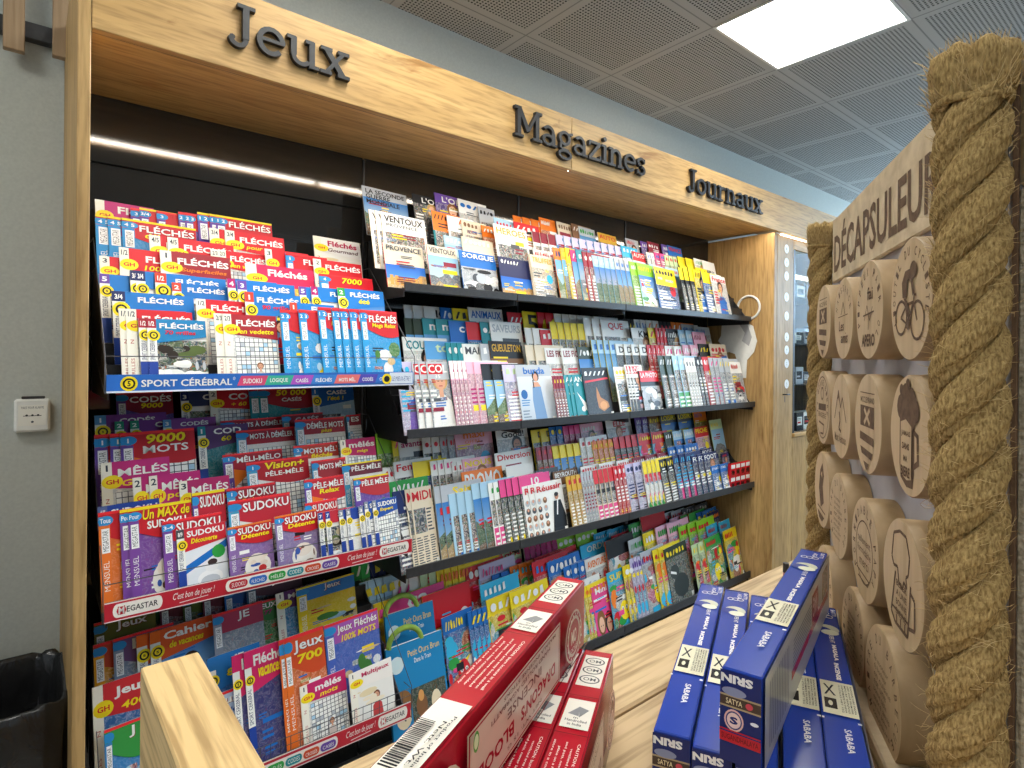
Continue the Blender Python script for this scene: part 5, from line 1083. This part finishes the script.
# ------------------------------------------------------------------ counter
ZK = H0-.285
YK = .5*(atZ(600, 645.5, ZK).y+atZ(360, 758, ZK).y)
ct = thing('counter', (.135, YK, 0), 'light oak counter top carrying the incense boxes and the rope stand', 'counter')
O = Vector((.135, YK, 0))
def kp(name, a, b, m, bev=.002):
    mb = MB(); mb.bbox(Vector(a)-O, Vector(b)-O, bev); return mb.build(name, m, parent=ct)
sA = atZ(608, 719.5, ZK)
kp('worktop', (.135, sA.y+.001, ZK-.035), (1.9, YK, ZK), OAKC); kp('worktop', (.135, -.5, ZK-.035), (1.9, sA.y-.001, ZK-.0008), OAKC)
kp('carcass', (.15, -.48, 0), (1.88, YK-.03, ZK-.036), OAKZ)
pl = atZ(140, 666.5, ZK); pr = atZ(199, 652, ZK)
simple('partition_panel', (pl.x, -.5, .0005), (pr.x, (pl.y+pr.y)/2, ZK), OAKY, .0015, label='upright oak partition in the foreground with its pale top edge', cat='panel')

# ------------------------------------------------------------------ incense boxes
def frame(p, dx, dd):             # near-left top corner, direction of the length in (right, forward)
    L = (rt*dx+fw*dd).normalized(); Wd = Vector((L.y, -L.x, 0)); return L, Wd
BL, BW, BH = .265, .0225, .052
def incense(p, dirv, kind, label, group, tilt=0):
    """local x across, y along the length, z up; origin at the near left bottom corner"""
    L, Wd = frame(p, *dirv)
    mb = MB(); W_, L_, H_ = BW, BL, BH; e = .0002
    base = {'red': 'b01326', 'blue': '1c3c9c'}[kind]; side = {'red': 'a01a28', 'blue': 'd8dad8'}[kind]
    mb.bbox((0, 0, 0), (W_, L_, H_), .0009, col=C(base))
    k = [1]
    def T(x, y): return (x*W_, y*L_, H_+e*k[0])                 # top
    def Rr(x, y): return (W_+e*k[0], x*L_, y*H_)                # right side
    def Fr(x, y): return (x*W_, -e*k[0], y*H_)                  # near end
    def Lf(x, y): return (-e*k[0], (1-x)*L_, y*H_)
    def rect(fn, x0, y0, x1, y1, c_, a=0): mb.face([fn(x0, y0), fn(x1, y0), fn(x1, y1), fn(x0, y1)], C(c_, a)); k[0] += .25
    def ell(fn, cx, cy, rx, ry, c_, n=20): mb.face([fn(cx+rx*math.cos(2*PI*i/n), cy+ry*math.sin(2*PI*i/n)) for i in range(n)], C(c_)); k[0] += .25
    def txt(fn, s_, x0, y0, x1, y1, c_, rot=0, bold=.01):
        vs, fs, a = glyphs(s_, bold); out = []
        for x, y in vs:
            if rot == 0: X, Y = x0+x*(x1-x0), y0+y*(y1-y0)
            elif rot == 180: X, Y = x1-x*(x1-x0), y1-y*(y1-y0)
            elif rot == 90: X, Y = x1-y*(x1-x0), y0+x*(y1-y0)         # reads along +y
            else: X, Y = x0+y*(x1-x0), y1-x*(y1-y0)                    # reads towards the viewer
            out.append(fn(X, Y))
        mb.mesh(out, fs, C(c_)); k[0] += .25
    if kind == 'red':
        rect(T, .02, .0, .045, 1, '7c0d1a'); rect(T, .955, 0, .98, 1, '7c0d1a')
        rect(T, .12, .80, .9, .965, 'e6e2d8')
        for q in (.835, .883, .931): ell(T, .5, q, .33, .021, '55575a'); ell(T, .5, q, .28, .017, 'e6e2d8'); txt(T, 'OM', .3, q-.008, .7, q+.008, '55575a'); 
        rect(T, .1, .61, .92, .73, 'e6e2d8'); 
        mb.mesh([T(x, y) for x, y in ((.22, .665), (.5, .70), (.8, .69), (.55, .66), (.5, .70), (.52, .695), (.57, .655))], [(0, 1, 5, 3), (1, 2, 3, 6)], C('8a8c90')); k[0] += .25
        txt(T, 'Handrolled', .2, .635, .82, .645, '40424a', 0); txt(T, 'in', .42, .648, .55, .655, '40424a', 0); txt(T, 'in India', .3, .62, .7, .63, '40424a', 0)
        rect(T, .0, .745, 1, .748, '7c0d1a'); rect(T, .0, .585, 1, .588, '7c0d1a')
        for i, s_ in enumerate(('CAUTION: burn incense in a well', 'ventilated area away from children', 'and pets, never leave unattended', 'place on a heat resistant holder', 'store in a cool dry place only')):
            txt(T, s_, .78-.165*i, .33, .86-.165*i, .555-.02*(i % 2), 'f0d8d4', -90)
        rect(T, .08, .04, .94, .27, 'e6e2d8')
        rr = random.Random(5); y = .06
        for i in range(26):
            w_ = rr.choice((.002, .003, .0045)); rect(T, .12, y, .52, y+w_, '25282e'); y += w_+rr.choice((.002, .003))
            if y > .25: break
        txt(T, 'Nett. Wt.', .66, .07, .76, .2, '25282e', -90); txt(T, 'Product of India', .8, .07, .88, .22, '25282e', -90)
        # right side, printed the other way up
        rect(Rr, .0, .04, 1, .06, '7c0d1a'); rect(Rr, .22, .12, .74, .90, 'd8b8a4'); rect(Rr, .225, .14, .735, .88, 'a83038'); rect(Rr, .23, .16, .73, .86, 'd4b8a4')
        txt(Rr, "DRAGON'S", .475, .30, .70, .46, 'a01a28', 180, .03); txt(Rr, 'BLOOD', .25, .30, .435, .46, 'a01a28', 180, .03); txt(Rr, 'INCENSE', .40, .54, .6, .65, '7a4a44', 180); txt(Rr, 'HAND ROLLED AGARBATTI', .32, .70, .66, .75, '7a4a44', 180); txt(Rr, 'MASALA INCENSE STICKS', .38, .79, .7, .83, '7a4a44', 180); txt(Rr, 'NET WT. 15 G', .4, .21, .6, .25, '7a4a44', 180)
        for q in (.13, .84):
            ell(Rr, q, .5, .072, .36, 'd8b8a4'); ell(Rr, q, .5, .066, .33, 'a83038'); ell(Rr, q, .5, .055, .28, 'd8b8a4'); ell(Rr, q, .5, .046, .235, 'a83038')
            txt(Rr, '15' if q < .5 else 'OM', q-.022, .40, q+.022, .60, 'f0d8c8', 180, .02); txt(Rr, 'STICKS', q-.03, .3, q+.03, .36, 'f0d8c8', 180)
            for i in range(18): a = 2*PI*i/18; ell(Rr, q+.0605*math.cos(a), .5+.305*math.sin(a), .0035, .02, 'f0d8c8', 6)
        ell(Rr, .235, .82, .012, .1, '4f9a48'); ell(Rr, .235, .82, .009, .07, 'cfe0b0')
        rect(Fr, .08, .1, .92, .9, 'd4b8a4'); txt(Fr, "DRAGON'S", .14, .55, .86, .65, 'a01a28'); txt(Fr, 'BLOOD', .2, .4, .8, .5, 'a01a28')
    else:
        rect(T, .0, .985, 1, .99, '101e5c')
        txt(T, 'AGAR', .55, .90, .72, .965, 'dfe3ee', -90); txt(T, 'BATTI', .8, .92, .95, .975, 'dfe3ee', -90)
        for q in (.3, .5, .7): ell(T, q, .905, .13, .013, 'dfe3ee'); ell(T, q, .905, .10, .009, '20368c')
        ell(T, .55, .80, .40, .035, 'c8ccb8'); ell(T, .35, .79, .33, .024, '20368c'); ell(T, .62, .775, .3, .02, 'dfe3d0')
        txt(T, 'SUPER HIT', .56, .70, .72, .76, 'dfe3ee', -90)
        txt(T, 'MASALA', .60, .58, .74, .685, 'eef0f6', -90, .05); txt(T, 'INCENSE', .56, .465, .70, .565, 'eef0f6', -90, .05)
        rect(T, .06, .285, .98, .45, 'ddd9bf'); rect(T, .12, .31, .45, .36, '1a1c20'); ell(T, .28, .335, .06, .012, 'ddd9bf')
        mb.mesh([T(x, y) for x, y in ((.14, .375), (.2, .375), (.44, .43), (.38, .43), (.40, .375), (.46, .375), (.2, .43), (.14, .43))], [(0, 1, 2, 3), (4, 5, 6, 7)], C('30333a')); k[0] += .25
        for i in range(5): txt(T, ('15 STICKS NET 15G', 'HANDMADE IN INDIA', 'MFG BY SRINIVAS', 'KEEP AWAY FROM FIRE', 'BANGALORE INDIA')[i], .56+.08*i, .30, .61+.08*i, .435, '3a3c40', -90)
        txt(T, 'SABABA', .52, .13, .70, .225, 'dfe3ee', -90, .02)
        rect(T, .0, .255, .06, .262, 'dfe3ee'); rect(T, .9, .255, 1, .262, 'dfe3ee')
        rect(Rr, 0, 0, 1, 1, 'c9cbc8'); rect(Rr, .02, .06, .98, .94, 'd2d2cc'); rect(Rr, .3, .3, .96, .42, 'c0242c'); rect(Rr, .62, .42, .74, .86, 'b8303a'); txt(Rr, 'NAG', .64, .5, .72, .8, 'e8e0d8', 180); rect(Rr, .82, .45, .95, .9, 'c8b090', .4)
        for i in range(12): rect(Rr, .04+.018*i, .15, .048+.018*i, .88, '9a9ea0')
        for i in range(7): rect(Rr, .3, .48+.055*i, .58, .5+.055*i, '8a8e92')
        rect(Fr, 0, .0, 1, 1, '1c2a68'); txt(Fr, 'SRIN', .02, .87, .8, .965, 'e8e8ea', 180, .05)
        rect(Fr, .0, .60, 1, .74, 'a89878'); rect(Fr, 0, .62, 1, .72, '4a3c34'); txt(Fr, 'SATYA', .15, .64, .55, .70, 'e0d0a8', 0); ell(Fr, .72, .67, .09, .035, 'c84858')
        ell(Fr, .35, .78, .3, .05, '8890b0'); ell(Fr, .35, .47, .24, .12, 'd8b0b0'); ell(Fr, .35, .47, .2, .1, '3a4078'); ell(Fr, .35, .47, .17, .085, 'e0c8c8'); txt(Fr, 'S', .25, .43, .45, .51, '28306a', 0, .05)
        ell(Fr, .85, .5, .1, .02, 'dfe3ee'); rect(Fr, 0, .22, 1, .36, 'b82030'); rect(Fr, 0, .33, 1, .345, '1c2a68')
        txt(Fr, 'SUGANDHALAYA', .05, .25, .95, .31, '5a1420', 0)
    o = mb.build('incense_box', PRINTG, label=label, cat='incense box', group=group)
    Mx = Matrix((Wd, L, Vector((0, 0, 1)))).transposed().to_4x4()
    Mx.translation = p-Vector((0, 0, BH)); o.matrix_world = Mx @ Matrix.Rotation(tilt, 4, 'X')
    return o
zt = ZK+BH+.0006
def nl(u, v, z): return atZ(u, v, z)
gB = 'blue incense boxes on the counter'; gR = 'red incense boxes on the counter'
b1 = nl(653.4, 729, zt); incense(b1, (.405, .914), 'blue', 'blue incense box at the left edge of the blue pile', gB)
b2 = nl(691, 745, zt)+rt*.0008; incense(b2, (.405, .914), 'blue', 'blue incense box, second from the left of the pile', gB)
b3 = cc(.1312, .341, 0); b3.z = zt; incense(b3, (.405, .914), 'blue', 'blue incense box mostly hidden beneath the crossing one', gB)
L5 = Vector((.413, .911)); fr = Vector((.3045, .552)); n5 = fr-L5*BL
l5 = n5-Vector((.911, -.413))*BW; l4 = l5-Vector((.911, -.413))*(BW+.0006)
for q, lb in ((l4, 'blue incense box with its label under the end of the top box'), (l5, 'blue incense box at the right edge, next to the wooden discs')):
    p = cc(q.x, q.y); p.z = zt; incense(p, (.413, .911), 'blue', lb, gB)
zt2 = zt+BH+.0006
p = nl(721.7, 666, zt2); q = nl(800.4, 549, zt2); d = (q-p); incense(p, (d.dot(rt), d.dot(fw)), 'blue', 'blue incense box lying across the top of the blue pile', gB)
# red ones
def far_left(u, v, z, dirv):
    q = atZ(u, v, z); L, Wd = frame(q, *dirv); return q-L*BL
dr = (.30, .954)
rA = far_left(585, 649, zt, dr); rB = rA-frame(rA, *dr)[1]*(BW+.0008)
incense(rA, dr, 'red', 'red incense box at the right, standing on the counter', gR)
incense(rB, dr, 'red', 'red incense box between the top one and the right one', gR)
zr_ = zt2-.0004
p = far_left(558.5, 576, H0-.181, (.404, .915)); p.z = H0-.181
incense(p, (.404, .915), 'red', 'red incense box lying across the top of the red pile', gR)

pq = atZ(786, 566, ZK+.02)
# pen standing behind the blue boxes
t = thing('pen', (pq.x, pq.y, ZK), 'small black-capped pen behind the blue incense boxes', 'pen')
mb = MB(); mb.tube([(0, 0, .0005), (0, 0, .012)], .0035, 10); mb.build('barrel', mat('pink_plastic', (.6, .2, .2), .3)[0], parent=t); mb = MB(); mb.tube([(0, 0, .012), (0, 0, .024)], .0038, 10); mb.build('cap', BLACKM, parent=t)

# ------------------------------------------------------------------ rope stand with wooden bottle openers
SD = Vector((.3186, 1)).normalized(); SN = Vector((-SD.y, SD.x))          # along the board, and out of it towards the viewer's left (right, forward)
P0 = Vector((.256, .38)); TH = .022                                        # a point of the plane of the disc faces
ori = P0-SN*TH                                                              # on the board
def sc(s, out, z):                                                          # along, out from board, height rel. to eye
    q = ori+SD*s+SN*out; return cc(q.x, q.y, z)
Xs = (rt*SD.x+fw*SD.y); Ns = (rt*SN.x+fw*SN.y)
stand = thing('display_stand', sc(0, 0, -.285), 'wooden counter stand edged with thick rope and hung with round bottle openers', 'display stand')
SM = Matrix((Xs, -Ns, Vector((0, 0, 1)))).transposed().to_4x4()             # local x along the board (away), y into the board, z up
SM.translation = sc(0, 0, -.285); stand.matrix_world = SM
S0, S1 = -.078, .365                                                        # near and far ends
def sb(name, a, b, m, bev=.0015, label=None):
    mb = MB(); mb.bbox(a, b, bev); return mb.build(name, m, parent=stand, label=label)
ZL = .285
sb('base', (S0, -.03, .0006), (S1, .15, .012), SIGNW)
sb('core_box', (S0+.003, .012, .012), (S1, .148, ZL+.160), CORK)
sb('backing_board', (S0+.004, .0005, .012), (S1, .0115, ZL+.160), BOARDG)
# near end face: particle board below, sign board above
sb('corner_post', (S0-.0006, .0002, .012), (S0+.0028, .0031, ZL+.165), BURN)
sb('end_board', (S0-.001, .0034, .012), (S0+.0025, .148, ZL+.088), CORK)
sb('end_sign', (S0-.007, .0034, ZL+.0885), (S0+.0025, .15, ZL+.163), SIGNW)
mb = MB(); mb.prism([(.020+.011*math.cos(PI/3*i), ZL+.137+.011*math.sin(PI/3*i)) for i in range(6)], lambda a, b, d: (d, a, b), S0-.0145, S0-.0075); mb.build('hexagon_badge', SLAT, parent=stand)
# header sign
hz0, hz1 = ZL+.0885, ZL+.1615
sign = sb('header_sign', (S0+.004, -.005, hz0), (.325, .0, hz1), SIGNW)
def burn(parent, name, shapes, y=-.0053, m=BURN):
    mb = MB()
    for pts in shapes: mb.face([(a, y, b) for a, b in pts])
    return mb
def put_text(mb, s_, x0, z0, x1, z1, y, bold=.02):
    vs, fs, a = glyphs(s_, bold); mb.mesh([(x0+x*(x1-x0), y, z0+q*(z1-z0)) for x, q in vs], fs)
# the viewer sees local +x going away, text must run from far end to near end
mb = MB()
vs, fs, a = glyphs('DÉCAPSULEUR', .022)
xs0, xs1 = .314, .002
mb.mesh([(xs0+x*(xs1-xs0), -.0053, hz0+.010+q*.052) for x, q in vs], fs)
vs, fs, a = glyphs('S', .0); mb.mesh([(-.004+x*-.022, -.0053, hz0+.012+q*.038) for x, q in vs], fs)
mb.build('engraved_letters', BURN, parent=sign)

def disc_thing(u, v, hpx, motif, label, out=TH, th=None):
    """disc face centre at photo (u, v) on the plane of the faces"""
    th = th or TH
    xc = (u-HX)/F; s = (xc*ori.y+xc*SN.y*out-ori.x-SN.x*out)/(SD.x-xc*SD.y)
    d_ = ori.y+SD.y*s+SN.y*out; r = hpx*d_/F/2; z = (HY-v-(u-512)*ROLL)/F*d_
    mb = MB(); n = 48
    ring = lambda y, rr: [(rr*math.cos(2*PI*i/n), y, rr*math.sin(2*PI*i/n)) for i in range(n)]
    V = ring(-th, r-.0008)+ring(-th+.0008, r)+ring(-.0002, r)
    mb.mesh(V, [tuple(range(n))], mi=0)
    mb.mesh(V, [(i, (i+1) % n, n+(i+1) % n, n+i) for i in range(n)]+[(n+i, n+(i+1) % n, 2*n+(i+1) % n, 2*n+i) for i in range(n)], mi=1, smooth=True)
    y = [-th-.0002]
    def pt(a, b): return (-a*r, y[0], b*r)          # a to the viewer's right
    def poly(pts, mi=2): mb.face([pt(a, b) for a, b in pts], mi=mi); y[0] -= .00006
    def txt(s_, x0, z0, x1, z1, b_=.02, mi=2):
        vs, fs, a = glyphs(s_, b_); mb.mesh([pt(x0+p*(x1-x0), z0+q*(z1-z0)) for p, q in vs], fs, mi=mi); y[0] -= .00006
    def arctext(s_, rad, a0, a1, hgt):
        for i, ch in enumerate(s_):
            if ch == ' ': continue
            a = math.radians(a0+(a1-a0)*i/max(1, len(s_)-1)); vs, fs, _ = glyphs(ch, .01); w_ = hgt*.6
            ce, se = math.cos(a), math.sin(a)
            mb.mesh([pt((rad+(q)*hgt)*ce+(p-.5)*w_*se, (rad+(q)*hgt)*se-(p-.5)*w_*ce) for p, q in vs], fs, mi=2)
        y[0] -= .00006
    def stroke(pts, w_, mi=2):
        P = [Vector(p) for p in pts]
        for a, b in zip(P, P[1:]):
            n_ = Vector((-(b-a).y, (b-a).x)).normalized()*w_/2; mb.face([pt(*(a+n_)), pt(*(a-n_)), pt(*(b-n_)), pt(*(b+n_))], mi=mi)
        y[0] -= .00006
    def circ(cx, cy, r_, w_): stroke([(cx+r_*math.cos(2*PI*i/24), cy+r_*math.sin(2*PI*i/24)) for i in range(25)], w_)
    if motif == 'cyclist':
        arctext("L'OUTIL DU CYCLISTE", .72, 205, -15, .15)
        circ(-.42, -.28, .28, .05); circ(.36, -.36, .30, .05)
        stroke([(-.42, -.28), (-.12, -.08), (.2, -.06), (.36, -.36)], .05); stroke([(-.12, -.08), (-.1, -.4), (.2, -.06)], .05); stroke([(-.42, -.28), (-.1, -.4)], .04); stroke([(.2, -.06), (.24, .06), (.34, .04)], .04)
        poly([(-.32, .05), (-.36, .3), (-.2, .48), (.1, .5), (.14, .36), (-.08, .3), (-.12, .04)]); poly([(-.3, .08), (-.08, -.02), (.06, -.34), (-.04, -.5), (-.14, -.46), (-.04, -.3), (-.2, -.04)]); poly([(.02, .4), (.12, .38), (.26, .08), (.18, .04)])
        poly([(.2+.16*math.cos(2*PI*i/16), .46+.14*math.sin(2*PI*i/16)) for i in range(16)])
    elif motif == 'mug':
        poly([(-.46, -.52), (-.4, -.74), (-.1, -.86), (.2, -.84), (.26, -.6), (.26, .3), (-.46, .3)]); poly([(.26, .12), (.46, .06), (.48, -.42), (.26, -.52), (.26, -.42), (.38, -.36), (.36, -.0), (.26, .04)])
        for cx, cy, q in ((-.38, .45, .22), (-.15, .62, .24), (.12, .56, .24), (.3, .42, .2), (-.1, .38, .3), (.1, .34, .26), (-.34, .74, .1), (-.02, .84, .1)): poly([(cx+q*math.cos(2*PI*i/14), cy+q*math.sin(2*PI*i/14)) for i in range(14)])
        poly([(-.36, -.66), (-.05, -.74), (.17, -.7), (.17, .16), (-.1, .26), (-.36, .2)], 0)
        for i, (s_, hh) in enumerate((('JAMAIS', .11), ('SANS', .11), ('MA', .10), ('BIERE', .17))): q = -.02-.2*i-(.05 if i == 3 else 0); w_ = (.22, .18, .1, .22)[i]; txt(s_, -.1-w_, q-.02, -.1+w_, q-.02+hh, .03)
    elif motif == 'mug_outline':
        stroke([(-.5, .3), (-.4, .7), (-.1, .8), (.2, .78), (.36, .5), (.3, .22), (.2, .16), (.24, .0), (.1, .06), (.04, -.08), (-.14, -.02), (-.2, .2), (-.4, .18), (-.5, .3)], .05)
        stroke([(-.3, .1), (-.5, -.6), (-.3, -.72), (.3, -.72), (.42, .1)], .06); stroke([(.4, 0), (.6, -.06), (.6, -.5), (.36, -.56)], .06); stroke([(-.46, -.5), (.34, -.5)], .04)
        for i in range(4): txt(('BEBER', 'A UNE', 'BONNE', 'BIERE')[i], -.24, .0-.15*i-.1, .26, .08-.15*i-.08, .02)
        for q in (-.2, 0, .2): stroke([(q, -.56), (q+.02, -.68)], .05)
    elif motif == 'shield':
        txt('MCCLEYRAND' if r else '', -.5, .42, .5, .54, .01); stroke([(-.52, .62), (.52, .62)], .02)
        poly([(-.5, .36), (.5, .36), (.5, -.06), (-.5, -.06)]); stroke([(-.2, .3), (.2, .0)], .09, 0); stroke([(.2, .3), (-.2, .0)], .09, 0)
        poly([(-.5, -.18), (.5, -.24), (.5, -.4), (-.5, -.34)]); poly([(-.46, -.48), (.46, -.54), (.34, -.68), (-.36, -.62)]); poly([(-.22, -.76), (.2, -.78), (0, -.94)])
    elif motif == 'apero':
        arctext('PIPPEUX PAIR OL', .70, 200, -40, .17); txt('APERO', -.5, -.74, .46, -.48, .04); txt('fai', -.1, .2, .3, .46, .02); stroke([(-.4, -.1), (.4, -.05)], .03); stroke([(-.3, -.2), (-.1, .1), (.1, -.22), (.3, .05)], .025); stroke([(.02, -.1), (.02, -.4)], .03)
    elif motif == 'mountain':
        stroke([(-.6, -.1), (-.2, .6), (.02, .2), (.2, .45), (.6, -.1)], .05); poly([(-.2, .6), (-.32, .36), (-.2, .42), (-.1, .3)]); stroke([(-.1, .1), (.0, -.1), (-.12, -.3), (.1, -.36)], .07); txt('Mont Ventoux', -.55, -.62, .6, -.42, .01)
    elif motif == 'script':
        arctext('NAISSANCE', .66, 160, 20, .16); stroke([(-.2, .1), (0, .4), (.2, .1)], .04); txt('Les', -.4, -.3, .1, -.05, .01); txt('amis', -.2, -.6, .5, -.35, .01); stroke([(-.5, .05), (.5, .08)], .02)
    elif motif == 'seal':
        arctext('FORMIDABLE PAPA', .68, 215, -35, .17); circ(0, -.05, .6, .03); txt('tellement', -.44, .1, .44, .24, .0); txt('formidable', -.46, -.1, .48, .04, .0); txt('merci', -.3, -.34, .34, -.16, .0); stroke([(-.5, -.46), (.4, -.5), (.3, -.62), (-.4, -.6)], .03)
    elif motif == 'badge':
        circ(0, 0, .84, .03); arctext('LA BONNE BIERE', .60, 190, -10, .16); poly([(-.5, .08), (.5, .12), (.5, -.06), (-.5, -.1)]); txt('BRASSERIE', -.5, -.28, .5, -.14, .01); circ(0, .38, .16, .05); stroke([(-.4, -.42), (.3, -.46), (.2, -.7), (-.2, -.72)], .05)
    elif motif == 'goat':
        poly([(-.36, .0), (-.2, .5), (.1, .72), (.3, .4), (.14, .1), (.3, -.3), (-.1, -.5)]); poly([(-.1, .4), (.06, .5), (.08, .3)], 0); stroke([(-.5, -.5), (.5, -.56)], .04); poly([(-.5, -.62), (.4, -.68), (.1, -.84), (-.3, -.8)])
    else:
        rr = random.Random(int(u*7)); arctext('MAITRE DU BARBECUE', .7, 220, -40, .15)
        for i in range(8): q = .4-.13*i; txt(('le moteur', 'du bonheur', 'en cuisine', 'est une', 'bonne table', 'entre amis', 'et la joie', 'toujours')[i], -.4, q-.06, .2+.3*rr.random(), q+.03, .0)
    o = mb.build('bottle_opener', [DISC, BARK, BURN], label=label, cat='bottle opener', group='wooden disc bottle openers on the rope stand')
    b = ori+SD*s; Mx = SM.copy(); Mx.translation = cc(b.x, b.y, z)+Ns*(out-th+.0001)*1.0; o.matrix_world = Mx
for u, v, h, m_, lb in (
 (823, 316.5, 73, 'shield', 'round wooden opener with a striped shield, top row beside the far rope'),
 (843, 313, 82, 'script', 'round wooden opener with faint mountain script, second of the top row'),
 (868.5, 304, 99, 'apero', 'round wooden opener marked APERO in the top row'),
 (909.7, 292.5, 123, 'cyclist', 'round wooden opener with a cyclist in the top row'),
 (823, 402, 73, 'badge', 'round wooden opener with a ringed badge, second row by the far rope'),
 (841, 410.5, 84.5, 'mountain', 'round wooden opener with a mountain peak, second row'),
 (868, 418, 100, 'shield', 'large round wooden opener with shield and crossed keys, second row'),
 (910, 429, 122, 'mug', 'round wooden opener with a beer mug reading JAMAIS SANS MA BIERE'),
 (823, 484, 75, 'goat', 'round wooden opener with a dark animal head, third row by the far rope'),
 (839.5, 510, 84, 'text', 'round wooden opener with lines of script, second of the third row'),
 (866, 544, 103, 'seal', 'round wooden opener with circular lettering in the third row'),
 (904, 577, 127, 'mug_outline', 'round wooden opener with an outlined beer mug, third row near the rope'),
 (826, 582, 82, 'text', 'round wooden opener half hidden behind the blue boxes, bottom row'),
 (855, 629, 92, 'text', 'round wooden opener just right of the blue boxes, bottom row'),
 (884.5, 685, 124, 'text', 'round wooden opener with dense script, bottom row nearest the rope')):
    disc_thing(u, v, h, m_, lb)

def rope(cx, cy, ztop_, zbot, R, name, look, seed):
    """three laid strands of jute with a frayed head; centre (right, forward) in metres"""
    rnd = random.Random(seed); t = bpy.data.objects.new(name, None); 
    o = thing(name, cc(cx, cy, zbot), look, 'rope', 'rope edging of the stand')
    Lh = ztop_-zbot; pitch = .084; rs = R*.56; rc = R*.50
    for k in range(3):
        mb = MB(); N = int(Lh/.003); n = 40; V = []
        for i in range(N+1):
            z = Lh*i/N; a = 2*PI*k/3+2*PI*z/pitch; ctr = Vector((rc*math.cos(a), rc*math.sin(a), z))
            tg = Vector((-rc*math.sin(a)*2*PI/pitch, rc*math.cos(a)*2*PI/pitch, 1)).normalized(); u_ = Vector((math.cos(a), math.sin(a), 0)); w_ = tg.cross(u_)
            for j in range(n):
                b = 2*PI*j/n; yarn = abs(math.sin((b*9-2*PI*z/.034)/2)); q = rs*(.92+.13*yarn+.015*math.sin(z*900+j*2.1+k))
                V.append(ctr+(u_*math.cos(b)+w_*math.sin(b))*q)
        mb.mesh(V, [(i*n+j, i*n+(j+1) % n, (i+1)*n+(j+1) % n, (i+1)*n+j) for i in range(N) for j in range(n)], smooth=True)
        mb.build('strand', JUTE, parent=o)
    mb = MB()                                     # binding and frayed head
    hz = Lh; mb.tube([(R*.96*math.cos(a), R*.96*math.sin(a), hz-.003+.001*math.sin(3*a)) for a in [2*PI*i/30 for i in range(30)]], .0022, 8, closed=True)
    mb.build('binding', JUTE, parent=o)
    mb = MB(); n = 30; prof = ((-.005, .96), (.002, 1.0), (.007, 1.12), (.016, 1.18), (.022, 1.1), (.0245, .8), (.023, .2)); V = []
    for dz, k in prof:
        for j in range(n): b = 2*PI*j/n; q = R*k*(1+.07*math.sin(b*5+dz*90)+.05*math.sin(b*11)); V.append((q*math.cos(b), q*math.sin(b), hz+dz+.002*math.sin(b*7)))
    mb.mesh(V, [(i*n+j, i*n+(j+1) % n, (i+1)*n+(j+1) % n, (i+1)*n+j) for i in range(len(prof)-1) for j in range(n)], smooth=True); mb.build('frayed_head', JUTE, parent=o)
    mb = MB()
    for i in range(520):
        b = rnd.uniform(0, 2*PI); q = R*rnd.uniform(.75, 1.12); z0 = hz+rnd.uniform(-.004, .019); p = Vector((q*math.cos(b), q*math.sin(b), z0)); d = Vector((math.cos(b)*rnd.uniform(-.2, .5), math.sin(b)*rnd.uniform(-.2, .5), rnd.uniform(.5, 1.2)))
        pts = [p]; 
        for s_ in range(3): d = d+Vector((rnd.gauss(0, .2), rnd.gauss(0, .2), rnd.gauss(0, .15))); pts.append(pts[-1]+d.normalized()*.0034)
        mb.tube(pts, [.00032, .00026, .0002, .0001], 3, caps=False)
    for i in range(900):
        z0 = rnd.uniform(.0, hz); b = rnd.uniform(0, 2*PI); q = R*rnd.uniform(.88, 1.0); p = Vector((q*math.cos(b), q*math.sin(b), z0)); d = Vector((math.cos(b)*.5-math.sin(b)*.8, math.sin(b)*.5+math.cos(b)*.8, rnd.uniform(.1, .9)))
        pts = [p]
        for s_ in range(3): d = d+Vector((rnd.gauss(0, .35), rnd.gauss(0, .35), rnd.gauss(0, .35))); pts.append(pts[-1]+d.normalized()*rnd.uniform(.002, .004))
        mb.tube(pts, [.00016, .00015, .00012, .00008], 3, caps=False)
    mb.build('loose_fibres', JUTEF, parent=o, kind='stuff')
    return o
rope(.2325, .300, .133, -.2845, .0160, 'rope', 'thick twisted jute rope with frayed top, near edge of the stand', 1)
rope(.378, .722, .141, -.2845, .0145, 'rope', 'thick twisted jute rope at the far edge of the stand', 2)

# small wooden bench-like piece and cord on top of the stand
t = thing('wooden_ornament', sc(-.05, -.055, .1652), 'small brown wooden block on dark arched legs atop the stand', 'ornament')
Mo = SM.copy(); Mo.translation = sc(-.045, -.055, .1652); t.matrix_world = Mo
mb = MB(); mb.bbox((-.012, -.02, .018), (.012, .016, .06), .001); mb.build('block', SLAT, parent=t)
for q in (-.014, .008):
    mb = MB(); mb.tube([(-.008, q-.006, -.003), (-.008, q-.004, .010), (-.008, q+.001, .017), (-.008, q+.005, .018)], .0022, 8); mb.build('arched_leg', BLACKM, parent=t)
mb = MB()
for k in range(2): mb.tube([(.0015*math.cos(i*.9+k*PI)-.02, .024+.0015*math.sin(i*.9+k*PI), i*.003-.005) for i in range(26)], .0017, 6)
o = mb.build('cord', JUTE, label='thin twisted cord hanging above the right corner of the stand', cat='cord'); o.matrix_world = Mo
